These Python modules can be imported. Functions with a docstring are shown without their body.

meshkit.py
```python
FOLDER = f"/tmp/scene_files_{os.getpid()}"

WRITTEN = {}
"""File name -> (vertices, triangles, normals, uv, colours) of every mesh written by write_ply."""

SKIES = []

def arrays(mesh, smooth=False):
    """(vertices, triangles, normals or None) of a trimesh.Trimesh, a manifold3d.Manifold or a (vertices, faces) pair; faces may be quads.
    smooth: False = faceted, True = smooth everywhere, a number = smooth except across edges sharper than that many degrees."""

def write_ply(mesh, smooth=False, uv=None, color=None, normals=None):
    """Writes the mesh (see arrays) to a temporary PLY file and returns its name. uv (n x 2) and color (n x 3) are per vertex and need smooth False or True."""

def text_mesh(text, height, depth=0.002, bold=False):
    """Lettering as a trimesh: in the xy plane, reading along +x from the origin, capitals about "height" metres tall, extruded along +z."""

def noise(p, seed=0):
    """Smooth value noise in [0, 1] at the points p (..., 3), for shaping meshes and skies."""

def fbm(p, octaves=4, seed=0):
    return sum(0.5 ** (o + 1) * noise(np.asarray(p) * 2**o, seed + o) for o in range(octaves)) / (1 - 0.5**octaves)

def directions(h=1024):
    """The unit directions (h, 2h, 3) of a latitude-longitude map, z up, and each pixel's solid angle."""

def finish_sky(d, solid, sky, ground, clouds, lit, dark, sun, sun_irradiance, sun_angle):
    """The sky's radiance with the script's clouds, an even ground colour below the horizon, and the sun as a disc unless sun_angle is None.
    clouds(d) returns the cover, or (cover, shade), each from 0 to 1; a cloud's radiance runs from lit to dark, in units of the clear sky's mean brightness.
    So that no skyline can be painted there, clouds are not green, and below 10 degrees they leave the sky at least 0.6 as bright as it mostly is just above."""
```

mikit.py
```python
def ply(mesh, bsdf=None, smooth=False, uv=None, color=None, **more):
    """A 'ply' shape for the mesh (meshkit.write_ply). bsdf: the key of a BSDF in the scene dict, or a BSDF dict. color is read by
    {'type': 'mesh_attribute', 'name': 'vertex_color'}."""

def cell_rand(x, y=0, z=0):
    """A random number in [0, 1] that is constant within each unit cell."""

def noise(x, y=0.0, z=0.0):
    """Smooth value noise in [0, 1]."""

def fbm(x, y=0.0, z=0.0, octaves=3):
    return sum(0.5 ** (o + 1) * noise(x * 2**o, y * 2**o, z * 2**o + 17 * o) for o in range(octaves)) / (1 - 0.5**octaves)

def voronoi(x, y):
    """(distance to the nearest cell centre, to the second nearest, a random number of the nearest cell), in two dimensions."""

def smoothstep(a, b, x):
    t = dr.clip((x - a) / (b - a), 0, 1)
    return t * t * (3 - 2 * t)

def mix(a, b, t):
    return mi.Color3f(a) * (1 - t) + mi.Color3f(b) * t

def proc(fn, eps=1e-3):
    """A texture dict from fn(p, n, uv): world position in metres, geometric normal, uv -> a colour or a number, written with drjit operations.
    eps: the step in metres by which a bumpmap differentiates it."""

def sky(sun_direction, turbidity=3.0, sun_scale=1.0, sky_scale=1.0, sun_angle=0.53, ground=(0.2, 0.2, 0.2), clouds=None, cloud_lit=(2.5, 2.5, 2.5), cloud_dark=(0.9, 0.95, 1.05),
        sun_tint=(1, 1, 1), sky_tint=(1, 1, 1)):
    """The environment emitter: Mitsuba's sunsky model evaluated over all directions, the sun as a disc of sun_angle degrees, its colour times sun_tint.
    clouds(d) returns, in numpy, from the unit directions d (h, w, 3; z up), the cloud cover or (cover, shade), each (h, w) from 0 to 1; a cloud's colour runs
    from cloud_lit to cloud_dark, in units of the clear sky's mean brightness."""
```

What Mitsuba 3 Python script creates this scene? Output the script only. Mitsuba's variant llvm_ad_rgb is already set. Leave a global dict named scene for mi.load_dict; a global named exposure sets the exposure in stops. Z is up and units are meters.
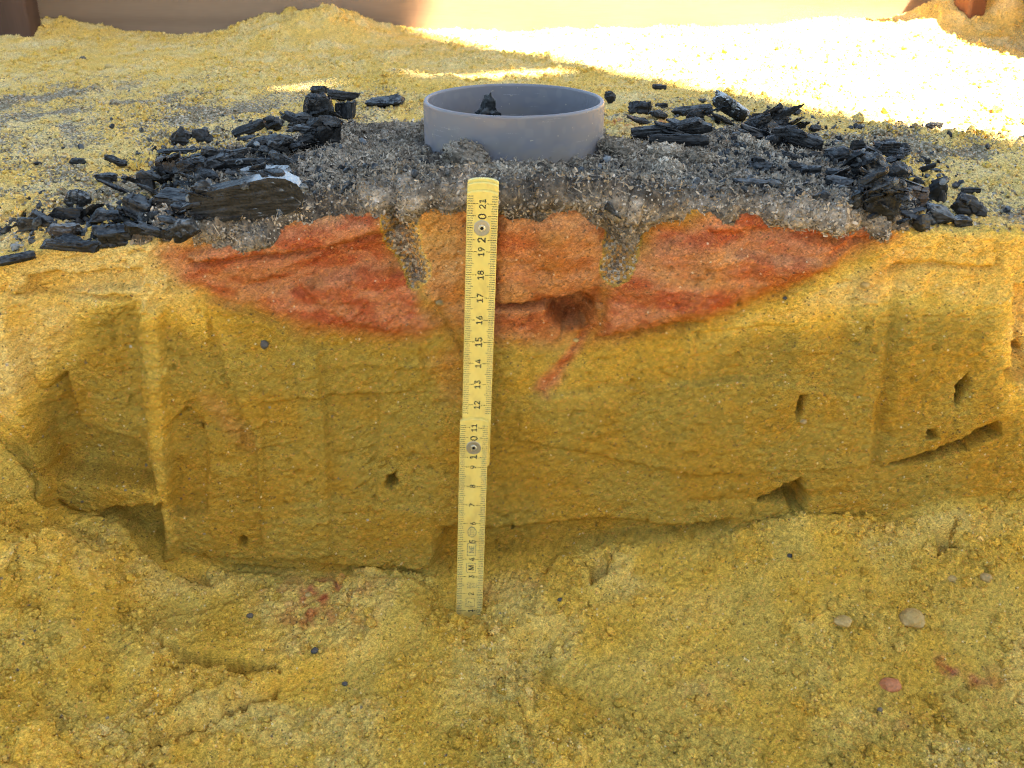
import math, random
import numpy as np, trimesh, mitsuba as mi, drjit as dr
import mikit, meshkit
from mikit import noise, fbm, smoothstep, mix, cell_rand
from scipy.spatial import cKDTree
from scipy.ndimage import gaussian_filter1d, gaussian_filter
from scipy.interpolate import RegularGridInterpolator

T = mi.ScalarTransform4f
scene, labels = {}, {}
rng = np.random.default_rng(7)

# ------------------------------------------------------------------ camera, sky, exposure
FOC, PITCH = 1040.0, math.radians(25.1)
CAM = np.array([0.0, -0.408, 0.320])
fwd = np.array([0, math.cos(PITCH), -math.sin(PITCH)])
up = np.array([0, math.sin(PITCH), math.cos(PITCH)])
scene['camera'] = {'type': 'thinlens', 'fov': math.degrees(2 * math.atan(512 / FOC)), 'fov_axis': 'x',
                   'aperture_radius': 0.0007, 'focus_distance': 0.52, 'near_clip': 0.01, 'far_clip': 200.0,
                   'to_world': T().look_at(origin=CAM.tolist(), target=(CAM + fwd).tolist(), up=[0, 0, 1])}
SUN_AZ = np.array([0.930, -0.3676])          # horizontal direction towards the sun
SUN_EL = math.radians(57)
sun_dir = [SUN_AZ[0] * math.cos(SUN_EL), SUN_AZ[1] * math.cos(SUN_EL), math.sin(SUN_EL)]
scene['sky'] = mikit.sky(sun_dir, turbidity=3.5, sun_tint=(1, .97, .92), sky_tint=(1.17, 1.01, 0.78), sky_scale=.275, ground=(.2, .18, .14))
exposure = 5.86


# ------------------------------------------------------------------ helpers
def ray(px, py):
    d = fwd + np.array([1, 0, 0]) * (px - 512) / FOC + up * (384 - py) / FOC
    return d / np.linalg.norm(d)


def on_y(px, py, y=0.012):
    """A place on the cut face, seen at a pixel of the photograph: (x, z)."""
    d = ray(px, py)
    p = CAM + d * (y - CAM[1]) / d[1]
    return p[[0, 2]]


def on_z(px, py, z):
    d = ray(px, py)
    p = CAM + d * (z - CAM[2]) / d[2]
    return p[:2]


def face_poly(pts):
    return np.array([on_y(*p) for p in pts])


def plan_poly(pts, z):
    return np.array([on_z(*p, z) for p in pts])


def ss(a, b, x):
    t = np.clip((np.asarray(x, float) - a) / (b - a), 0, 1)
    return t * t * (3 - 2 * t)


def sd_poly(X, Y, poly, reach=0.03):
    """Signed distance, positive inside, of the points to a polygon; -reach far outside."""
    out = np.full(X.shape, -reach)
    lo, hi = poly.min(0) - reach, poly.max(0) + reach
    m = (X > lo[0]) & (X < hi[0]) & (Y > lo[1]) & (Y < hi[1])
    if not m.any():
        return out
    x, y = X[m], Y[m]
    d2 = np.full(x.shape, 1e9)
    ins = np.zeros(x.shape, bool)
    for i in range(len(poly)):
        a, b = poly[i - 1], poly[i]
        e = b - a
        t = np.clip(((x - a[0]) * e[0] + (y - a[1]) * e[1]) / (e @ e + 1e-18), 0, 1)
        d2 = np.minimum(d2, (x - a[0] - t * e[0]) ** 2 + (y - a[1] - t * e[1]) ** 2)
        c = ((a[1] > y) != (b[1] > y))
        with np.errstate(divide='ignore', invalid='ignore'):
            ins ^= c & (x < (b[0] - a[0]) * (y - a[1]) / (b[1] - a[1]) + a[0])
    d = np.sqrt(d2)
    out[m] = np.maximum(np.where(ins, d, -d), -reach)
    return out


def d_line(X, Y, pts, reach=0.03):
    out = np.full(X.shape, reach)
    pts = np.asarray(pts)
    lo, hi = pts.min(0) - reach, pts.max(0) + reach
    m = (X > lo[0]) & (X < hi[0]) & (Y > lo[1]) & (Y < hi[1])
    x, y = X[m], Y[m]
    d2 = np.full(x.shape, reach ** 2)
    for a, b in zip(pts[:-1], pts[1:]):
        e = b - a
        t = np.clip(((x - a[0]) * e[0] + (y - a[1]) * e[1]) / (e @ e + 1e-18), 0, 1)
        d2 = np.minimum(d2, (x - a[0] - t * e[0]) ** 2 + (y - a[1] - t * e[1]) ** 2)
    out[m] = np.sqrt(d2)
    return out


def n3(x, y, z=0.0, seed=0):
    return meshkit.noise(np.stack(np.broadcast_arrays(x, y, z), -1), seed)


def f3(x, y, z=0.0, o=3, seed=0):
    return meshkit.fbm(np.stack(np.broadcast_arrays(x, y, z), -1), o, seed)


def key_for(name):
    if name not in scene and name not in labels:
        return name
    k = 1
    while f'{name}_{k:03d}' in scene or f'{name}_{k:03d}' in labels:
        k += 1
    return f'{name}_{k:03d}'


def add(name, mesh, bsdf, label=None, category=None, group=None, kind=None, smooth=35, uv=None):
    k = key_for(name)
    scene[k] = mikit.ply(mesh, bsdf, smooth=smooth, uv=uv)
    d = {}
    if label: d['label'] = label
    if category: d['category'] = category
    if group: d['group'] = group
    if kind: d['kind'] = kind
    if d: labels[k] = d
    return k


def thing(name, label, category, group=None):
    k = key_for(name)
    labels[k] = {'label': label, 'category': category}
    if group: labels[k]['group'] = group
    return k


# ------------------------------------------------------------------ materials
def sand_color(p, n, uv):
    """Ochre quarry sand: damp, or dried pale (uv.y > 0); burnt red (uv.x), sooty (uv.x < 0). Grain by grain."""
    red, dry, soot = dr.clip(uv.x, 0, 1), dr.clip(uv.y, 0, 1), dr.clip(-uv.x, 0, 1)
    a = fbm(p.x * 45, p.y * 45, p.z * 45, octaves=3)
    b = noise(p.x * 1500, p.y * 1500, p.z * 1500)
    b2 = noise(p.x * 1150 + 9, p.y * 1150, p.z * 1150)
    g = cell_rand(p.x * 2100, p.y * 2100, p.z * 2100)
    h = cell_rand(p.x * 1350 + 71, p.y * 1350, p.z * 1350)
    wet = mix(mi.Color3f(.430, .262, .038), mi.Color3f(.395, .280, .054), smoothstep(.35, .65, a))
    yellow = mix(mi.Color3f(.72, .462, .070), mi.Color3f(.69, .490, .105), smoothstep(.35, .65, a))
    pale = mix(mi.Color3f(.86, .585, .180), mi.Color3f(.84, .655, .32), smoothstep(.35, .7, a))
    c = mix(mix(wet, yellow, dr.minimum(dry * 2, 1)), pale, dr.maximum(dry * 2 - 1, 0))
    q = fbm(p.x * 80 + 5, p.y * 80, p.z * 150, octaves=3)
    burnt = mix(mi.Color3f(.44, .112, .046), mi.Color3f(.55, .220, .105), smoothstep(.40, .64, q))
    tan = mi.Color3f(.66, .42, .20)
    burnt = mix(burnt, tan, .28 * smoothstep(.52, .76, noise(p.x * 38 + 3, p.y * 38, p.z * 60 + 8)))
    c = mix(c, burnt, red)
    c = mix(c, burnt, .75 * soot * smoothstep(.04, .022, p.y))
    u = cell_rand(p.x * 820 + 33, p.y * 820, p.z * 820)
    grit = mix(mi.Color3f(.10, .094, .084), mi.Color3f(.56, .52, .44), dr.square(cell_rand(p.x * 820 + 91, p.y * 820, p.z * 820)))
    c = mix(c, grit, dr.select(u < soot * 1.1, .85, .25 * soot))
    k = (.62 + .44 * b) * (.70 + .46 * b2) * (.66 + .58 * g)
    c = c * k
    c = mix(c, mi.Color3f(.78, .68, .48), dr.select(h > .9965, .5, 0.))
    c = mix(c, mi.Color3f(.07, .055, .035), dr.select(h < .014 + .05 * soot, .75, 0.))
    c = mix(c, mi.Color3f(.60, .26, .07), dr.select((h > .5) & (h < .56), .45, 0.))
    return c


def ash_color(p, n, uv):
    """Fluffy plant ash, grey to white, brown and black in clumps; uv.x is the shade of one flake, uv.y tells flakes from the bed."""
    a = fbm(p.x * 60, p.y * 60, p.z * 60, octaves=3)
    b = noise(p.x * 800, p.y * 800, p.z * 800)
    b2 = noise(p.x * 330, p.y * 330, p.z * 330)
    g = cell_rand(p.x * 1500, p.y * 1500, p.z * 1500)
    c = mix(mi.Color3f(.16, .135, .108), mi.Color3f(.43, .37, .30), smoothstep(.3, .7, a))
    c = mix(c, mi.Color3f(.30, .23, .16), .55 * smoothstep(.55, .8, noise(p.x * 120, p.y * 120, p.z * 120)))
    c = mix(c, mi.Color3f(.085, .075, .065), .8 * smoothstep(.48, .66, fbm(p.x * 32 + 7, p.y * 32, p.z * 32, octaves=2)))
    c = c * (.5 + .6 * b) * (.5 + .8 * b2) * (.75 + .45 * g)
    c = mix(c, mi.Color3f(.62, .60, .56), dr.select(g > .97, .6, 0.))
    c = mix(c, mi.Color3f(.03, .03, .03), dr.select(g < .05, .7, 0.))
    f = mix(mi.Color3f(.040, .034, .028), mi.Color3f(.62, .525, .41), uv.x) * (.7 + .5 * b)
    return mix(c, f, uv.y)


def char_color(p, n, uv):
    """Charcoal: black, silvery along the grain, with a film of pale ash (uv.x)."""
    a = noise(p.x * 260, p.y * 260, p.z * 260)
    b = noise(p.x * 1100, p.y * 1100, p.z * 1100)
    film = dr.clip(uv.x, 0, 1) * smoothstep(.35, .7, a * .5 + b * .5 + .25 * uv.x)
    c = mix(mi.Color3f(.007, .0073, .008), mi.Color3f(.026, .028, .031), a * b * 1.4)
    c = mix(c, mi.Color3f(.09, .06, .04), dr.clip(uv.y, 0, 1) * .8)
    return mix(c, mi.Color3f(.36, .40, .43), film)


def wood(base, dark, along, seed, scale=1.0):
    def fn(p, n, uv):
        q = [p.x, p.y, p.z]
        s = [9.0, 9.0, 9.0]
        s[along] = 0.9
        o = [q[i] * s[i] * 16 * scale + seed * 3.1 for i in range(3)]
        w = noise(*[q[i] * s[i] * 3 * scale + seed for i in range(3)])
        r = .5 + .5 * dr.sin((o[(along + 1) % 3] + o[(along + 2) % 3]) * .8 + 9 * w)
        fine = noise(*[v * 6 for v in o])
        c = mix(base, dark, .45 * r * r + .35 * fine)
        return c * (.85 + .3 * noise(p.x * 7, p.y * 7, p.z * 7))
    return fn


scene['sand_mat'] = {'type': 'diffuse', 'reflectance': mikit.proc(sand_color)}
scene['ash_mat'] = {'type': 'twosided', 'bsdf': {'type': 'diffuse', 'reflectance': mikit.proc(ash_color)}}
scene['char_mat'] = {'type': 'principled', 'base_color': mikit.proc(char_color), 'roughness': .50, 'specular': .26}
scene['board_mat'] = {'type': 'principled', 'base_color': mikit.proc(wood((.25, .168, .112), (.17, .108, .068), 0, 4)), 'roughness': .7, 'specular': .3}
scene['post_dark_mat'] = {'type': 'principled', 'base_color': mikit.proc(wood((.085, .045, .030), (.04, .022, .015), 2, 2)), 'roughness': .7, 'specular': .3}
scene['post_red_mat'] = {'type': 'principled', 'base_color': mikit.proc(wood((.17, .07, .035), (.10, .038, .020), 2, 3)), 'roughness': .6, 'specular': .3}
scene['grey_board_mat'] = {'type': 'principled', 'base_color': mikit.proc(wood((.36, .33, .30), (.27, .24, .21), 1, 8)), 'roughness': .75, 'specular': .3}


def ring_color(p, n, uv):
    d = smoothstep(.60, .75, noise(p.x * 240, p.y * 240, p.z * 240)) * .25 + .25 * fbm(p.x * 30, p.y * 30, p.z * 60, octaves=3)
    s = dr.select(noise(p.x * 700, p.y * 700, p.z * 700) > .93, .7, 0.)
    c = mix(mi.Color3f(.150, .150, .176), mi.Color3f(.215, .205, .205), d)
    low = smoothstep(.2235, .2075, p.z) * smoothstep(.3, .7, fbm(p.x * 120, p.y * 120, p.z * 200, octaves=3))
    c = mix(c, mi.Color3f(.20, .18, .16), .85 * low)
    scr = smoothstep(.80, .86, noise(p.x * 60, p.y * 60, p.z * 2600)) * smoothstep(.55, .7, noise(p.x * 90 + 4, p.y * 90, p.z * 300))
    c = mix(c, mi.Color3f(.34, .34, .36), .4 * scr)
    return mix(c, mi.Color3f(.5, .42, .28), s * .6)


scene['ring_mat'] = {'type': 'principled', 'base_color': mikit.proc(ring_color), 'roughness': .42, 'specular': .45}


def rule_color(p, n, uv):
    a = fbm(p.x * 160, p.y * 160, p.z * 40, octaves=3)
    b = noise(p.x * 900, p.y * 900, p.z * 500)
    c = mix(mi.Color3f(.62, .495, .125), mi.Color3f(.72, .60, .19), a)
    c = c * (.93 + .1 * b)
    dirt = smoothstep(.50, .72, fbm(p.x * 260, p.y * 260, p.z * 120, octaves=4)) * .30 + .55 * smoothstep(.035, .0, p.z) * smoothstep(.35, .6, noise(p.x * 500, p.y * 500, p.z * 500))
    return mix(c, mi.Color3f(.40, .29, .09), dirt)


scene['rule_mat'] = {'type': 'principled', 'base_color': mikit.proc(rule_color), 'roughness': .38, 'specular': .4}
scene['print_mat'] = {'type': 'diffuse', 'reflectance': {'type': 'rgb', 'value': [.035, .035, .03]}}
scene['print_grey_mat'] = {'type': 'diffuse', 'reflectance': {'type': 'rgb', 'value': [.17, .17, .12]}}
scene['metal_mat'] = {'type': 'principled', 'base_color': {'type': 'rgb', 'value': [.42, .41, .38]}, 'metallic': .85, 'roughness': .42}
scene['metal_bright_mat'] = {'type': 'principled', 'base_color': {'type': 'rgb', 'value': [.75, .74, .70]}, 'metallic': .9, 'roughness': .3}
scene['hole_mat'] = {'type': 'diffuse', 'reflectance': {'type': 'rgb', 'value': [.015, .015, .015]}}


def stone_color(p, n, uv):
    c = mix(mi.Color3f(.34, .235, .075), mi.Color3f(.46, .34, .15), noise(p.x * 500, p.y * 500, p.z * 500))
    c = mix(c, mi.Color3f(.42, .16, .08), dr.clip(uv.x, 0, 1))
    c = mix(c, mi.Color3f(.07, .07, .07), dr.clip(uv.y, 0, 1))
    return c * (.8 + .35 * noise(p.x * 1300, p.y * 1300, p.z * 1300))


scene['stone_mat'] = {'type': 'principled', 'base_color': mikit.proc(stone_color), 'roughness': .7, 'specular': .3}
scene['ground_mat'] = {'type': 'diffuse', 'reflectance': mikit.proc(lambda p, n, uv: mix(mi.Color3f(.16, .14, .09), mi.Color3f(.09, .12, .05), fbm(p.x * 2, p.y * 2, 0, octaves=4)) * (.7 + .6 * noise(p.x * 60, p.y * 60, 0)))}

# ------------------------------------------------------------------ the sand: pit floor, cut face and top surface as one sheet
def spaced(a, b, step):
    return np.linspace(a, b, max(2, int(round((b - a) / step)) + 1))


half = np.concatenate([spaced(0, .275, .00082), spaced(.275, .62, .0024)[1:], spaced(.62, 1.25, .045)[1:]])
xs = np.concatenate([-half[:0:-1], half])
NX = len(xs)


def outline(pts, conv):
    q = np.array([conv(*p) for p in pts])
    return q


EDGE = outline([(-200, 268), (0, 256), (40, 247), (100, 246), (160, 243), (200, 234), (260, 232), (330, 219), (380, 204), (420, 199),
                (480, 197), (540, 198), (600, 198), (640, 206), (700, 210), (780, 216), (860, 221), (920, 230), (980, 229), (1024, 232), (1250, 240)], lambda a, b: on_y(a, b, .008))
BASE = outline([(-200, 550), (0, 520), (40, 527), (66, 552), (100, 566), (150, 580), (230, 577), (430, 578), (500, 571), (600, 553), (680, 546), (750, 534),
                (800, 522), (880, 528), (950, 512), (1024, 506), (1250, 500)], lambda a, b: on_y(a, b, .018))
zt = np.interp(xs, EDGE[:, 0], EDGE[:, 1]) + .004 * (f3(xs * 60, 1.3) - .5) + .0025 * (f3(xs * 220, 4.3) - .5)
zb = np.interp(xs, BASE[:, 0], BASE[:, 1]) + .003 * (f3(xs * 80, 2.3) - .5)
zt, zb = gaussian_filter1d(zt, 3), gaussian_filter1d(zb, 3)
yt = .008 + .010 * (f3(xs * 28, 7.7) - .5) + .006 * (f3(xs * 110, 9.1) - .5)
yb = .020 + .004 * (f3(xs * 40, 5.7) - .5)


def plateau(x, y):
    """Smooth height of the top surface behind the edge."""
    z = .188 - .003 * ss(.25, .6, y) + .007 * ss(-.2, .2, x) * ss(.3, .76, y)
    z = z + .0130 * np.exp(-(((x - .0) / .19) ** 2 + ((y - .085) / .13) ** 2))
    z = z - .0035 * np.exp(-((x / .05) ** 2 + ((y - .062) / .022) ** 2))
    z = z + .026 * np.exp(-(((x + .215) / .075) ** 2 + ((y - .735) / .07) ** 2)) * (.35 + 1.15 * f3(x * 38, y * 38, 0, 3, 5))
    z = z + .010 * np.exp(-(((x + .52) / .06) ** 2 + ((y - .72) / .06) ** 2)) + .012 * np.exp(-(((x + .47) / .04) ** 2 + ((y - .75) / .03) ** 2))
    z = z + (.022 * np.exp(-(((x - .430) / .030) ** 2 + ((y - .725) / .035) ** 2)) + .034 * np.exp(-(((x - .502) / .030) ** 2 + ((y - .72) / .05) ** 2)) + .012 * np.exp(-(((x - .46) / .06) ** 2 + ((y - .70) / .06) ** 2))) * (.75 + .5 * n3(x * 40, y * 40, 0, 6))
    z = z + .012 * np.exp(-(((x - .34) / .07) ** 2 + ((y - .735) / .05) ** 2))
    z = z + .010 * np.exp(-(((x - .345) / .05) ** 2 + ((y - .20) / .035) ** 2))          # small heap right of the hearth
    z = z + .008 * np.exp(-(((x + .10) / .05) ** 2 + ((y - .42) / .025) ** 2)) + .004 * np.exp(-(((x + .05) / .03) ** 2 + ((y - .39) / .02) ** 2))
    z = z + .007 * (f3(x * 9, y * 9, 0, 3, 3) - .5) * ss(.02, .2, y)
    return z


def top_height(x, y, ztx, ytx):
    w = ss(0, .075, y - ytx)
    return ztx * (1 - w) + plateau(x, y) * w


def floor_height(x, y, zbx, ybx):
    w = np.clip(1 - (ybx - y) / .12, 0, 1) ** 1.8
    z = .0035 * (f3(x * 14, y * 14, 0, 3, 31) - .5) + zbx * w
    pile = ss(-.115, -.25, x + .035 * (f3(x * 25, y * 25, 0, 3, 12) - .5))
    z = z + (.075 * pile * (.6 + .8 * f3(x * 38, y * 38, 0, 3, 13)) + .045 * ss(-.20, -.34, x)) * (1 - .6 * ss(0, -.16, y)) * (1 - w * .4)
    z = z + .006 * ss(.03, .30, x) * ss(-.02, .02, y)
    z = z - .0075 * np.exp(-((x + .021) / .014) ** 2 - ((y + .002) / .013) ** 2)
    # rises to the level of the ground on the side behind the photographer
    return z + .16 * ss(-.75, -1.2, y)


yf = np.concatenate([spaced(-1.30, -.17, .035)[:-1], spaced(-.17, 0, .0009)])            # 0 .. stands for the foot of the face
nf = len(yf)
tt = spaced(0, 1, 1 / 285.)[1:]
nt = len(tt)
yp = np.concatenate([spaced(0, .20, .0012)[1:], spaced(.20, .46, .0026)[1:], spaced(.46, .79, .0036)[1:]])
npl = len(yp)
X = np.repeat(xs[:, None], nf + nt + npl, 1)
Yg, Zg = np.zeros_like(X), np.zeros_like(X)
yfl = np.where(yf[None] > -.17, yb[:, None] + yf[None] * (.17 + yb[:, None]) / .17, yf[None])
Yg[:, :nf] = yfl
Zg[:, :nf] = floor_height(X[:, :nf], yfl, zb[:, None], yb[:, None])
z0 = Zg[:, nf - 1]
bx = xs + .003 * (f3(xs * 90, 3.1) - .5)
bank = .013 * ss(on_y(45, 430)[0], on_y(37, 430)[0], bx) + .03 * ss(-.215, -.36, xs)          # the left end stands forward
Yg[:, nf:nf + nt] = yb[:, None] + (yt - yb)[:, None] * tt[None] - bank[:, None] * (ss(1, .5, tt))[None]
Yg[:, :nf] -= bank[:, None] * ss(-.06, .0, yfl)
Zg[:, nf:nf + nt] = z0[:, None] + (zt - z0)[:, None] * tt[None]
yy = yt[:, None] + yp[None] * (.79 - yt[:, None]) / .79
Yg[:, nf + nt:] = yy
Zg[:, nf + nt:] = top_height(X[:, nf + nt:], yy, zt[:, None], yt[:, None])
# round the two corners
for lo, hi, s in ((nf - 16, nf + 16, 2.2), (nf + nt - 20, nf + nt + 20, 4)):
    k = np.arange(X.shape[1])
    w = np.clip(1 - np.abs(k - (lo + hi) / 2) / ((hi - lo) / 2), 0, 1)[None]
    for A in (Yg, Zg):
        A[:] = A * (1 - w) + gaussian_filter1d(A, s, axis=1) * w
# arc length from the edge (positive behind it), and how much each vertex belongs to floor, face and top
ds = np.sqrt(np.diff(Yg, axis=1) ** 2 + np.diff(Zg, axis=1) ** 2)
S = np.concatenate([np.zeros((NX, 1)), np.cumsum(ds, 1)], 1)
Sb = S - S[:, nf - 1:nf]
S = S - S[:, nf + nt - 1:nf + nt]
is_face = ss(-.006, .006, Sb) * ss(.006, -.004, S)
is_top = ss(-.004, .006, S)
is_floor = ss(.006, -.006, Sb)
BX, BY, BZ = X.copy(), Yg.copy(), Zg.copy()

# warped coordinates so that every cut edge is crumbly
wx = X + .0026 * (f3(X * 130, Zg * 130, Yg * 130, 3, 21) - .5)
wz = Zg + .0026 * (f3(X * 130, Zg * 130, Yg * 130, 3, 22) - .5)
wy = Yg + .0014 * (f3(X * 110, Yg * 110, 0, 3, 23) - .5)

D = np.zeros_like(X)                                   # towards the camera side, metres
fx, fz = wx[:, nf - 25:nf + nt + 25], wz[:, nf - 25:nf + nt + 25]
dF = np.zeros_like(fx)
FACE_SHAPES = [  # outline in the photograph, depth in mm (+ proud), softness in mm
    ([(52, 335), (140, 300), (150, 340), (150, 400), (148, 470), (150, 488), (46, 476), (42, 400)], -4, 8),
    ([(40, 392), (62, 378), (74, 430), (140, 452), (152, 488), (46, 476)], -5, 1.6),
    ([(46, 477), (150, 487), (162, 500), (82, 514), (72, 545), (46, 540), (40, 510)], 5.5, 1.4),
    ([(148, 295), (165, 310), (168, 400), (172, 560), (160, 560), (154, 470), (143, 400), (140, 330)], 4, 1.2),
    ([(166, 425), (185, 408), (202, 420), (207, 470), (203, 520), (170, 520)], -3, 1),
    ([(80, 515), (160, 499), (164, 550), (150, 556), (100, 548), (85, 535)], -7, 1.6),
    ([(28, 271), (145, 266), (146, 283), (120, 289), (30, 292)], -4.5, 1.8),
    ([(206, 295), (260, 315), (320, 350), (330, 560), (262, 560), (255, 440), (228, 370)], 2.6, .8),
    ([(170, 520), (330, 505), (432, 515), (432, 575), (262, 565), (170, 560)], 2, .8), ([(262, 400), (380, 395), (375, 520), (262, 522)], -1.6, .8),
    ([(520, 400), (640, 385), (760, 380), (874, 400), (872, 470), (700, 480), (520, 442)], 1.5, .9), ([(690, 330), (795, 322), (790, 378), (690, 384)], -1.4, 1), ([(300, 350), (420, 345), (425, 392), (300, 398)], 1.4, .9),
    ([(895, 300), (1010, 288), (1014, 420), (960, 440), (886, 470), (886, 380)], 1.5, 5),
    ([(1013, 282), (1250, 270), (1250, 420), (1013, 368)], -15, 1.8),
    ([(886, 473), (940, 454), (1002, 424), (1004, 440), (970, 455), (925, 470)], -11, 2),
    ([(1004, 370), (1040, 360), (1040, 385), (1008, 382)], -8, 2),
    ([(785, 492), (802, 485), (812, 505), (806, 520), (790, 512), (762, 508)], -13, 2.2),
    ([(386, 480), (394, 478), (399, 488), (391, 495), (383, 491)], -9, 1.5),
    ([(800, 394), (806, 396), (803, 415), (798, 420), (795, 412)], -5, 1.3),
    ([(954, 382), (964, 374), (968, 384), (960, 400), (955, 408)], -10, 1.6),
    ([(928, 432), (938, 432), (939, 440), (930, 441)], -6, 1.3),
    ([(510, 538), (520, 538), (521, 546), (512, 548)], -8, 1.4),
    ([(238, 541), (244, 540), (244, 552), (238, 550)], -6, 1.2),
    ([(425, 590), (440, 535), (500, 538), (600, 528), (690, 534), (735, 527), (735, 548), (660, 555), (560, 570), (490, 584)], -7, 5),
    ([(229, 573), (292, 577), (288, 592), (232, 588)], -9, 2),
    ([(138, 590), (208, 593), (214, 607), (150, 606)], -12, 2),
    ([(553, 297), (575, 291), (592, 297), (596, 312), (587, 326), (562, 331), (547, 314)], -15, 3.2),
    ([(500, 205), (600, 215), (622, 255), (604, 288), (556, 297), (500, 300), (478, 260)], 4, 9),
    ([(640, 240), (720, 222), (860, 232), (830, 262), (740, 300), (650, 325), (602, 335), (602, 282)], 5, 7),
    ([(700, 225), (830, 224), (868, 236), (820, 258), (760, 258), (720, 246)], -4, 3),
    ([(598, 205), (652, 210), (642, 236), (620, 270), (606, 264), (600, 235)], -3, 5),
    ([(240, 240), (385, 212), (396, 226), (330, 247), (200, 262), (190, 252)], 4, 3),
    ([(300, 285), (360, 270), (410, 262), (430, 300), (440, 325), (390, 332), (330, 320)], 3, 5),
    ([(330, 250), (390, 236), (400, 258), (350, 275), (300, 290), (250, 285)], -3, 4),
]
for pts, mm, soft in FACE_SHAPES:
    sd = sd_poly(fx, fz, face_poly(pts))
    dF += mm * .001 * ss(-soft * .0005, soft * .001, sd)
FACE_LINES = [  # polyline, depth in mm, half width in mm
    ([(18, 291), (75, 293), (132, 296)], -3, 1.2), ([(895, 265), (890, 350), (882, 420), (876, 470)], -1.6, 2.2),
    ([(499, 305), (528, 306), (553, 301)], -6, 2), ([(590, 330), (566, 368), (542, 396)], -1.5, 2.5), ([(398, 205), (405, 240), (413, 270)], -4, 5),
    ([(412, 270), (437, 312), (462, 352)], -1.6, 1.8), ([(195, 262), (330, 249), (396, 228)], -3, 1.6),
    ([(207, 300), (207, 345), (222, 380)], 1.8, 1.5), ([(340, 318), (300, 290), (240, 285)], -1.5, 2),
    ([(600, 338), (640, 329), (700, 322)], -2, 1.5), ([(690, 510), (760, 505), (850, 500)], -1.2, 3),
    ([(500, 345), (496, 380), (530, 405)], -.8, 5), ([(430, 470), (300, 455), (180, 470)], -1, 5),
    ([(990, 268), (930, 262), (885, 268)], -2.5, 1.6), ([(140, 430), (190, 470), (240, 480)], 1.2, 4)]
for pts, mm, wd in FACE_LINES:
    d = d_line(fx, fz, face_poly(pts))
    dF += mm * .001 * np.exp(-(d / (wd * .001)) ** 2)
D[:, nf - 25:nf + nt + 25] = dF
D = gaussian_filter(D, .4) * 1.35
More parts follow.
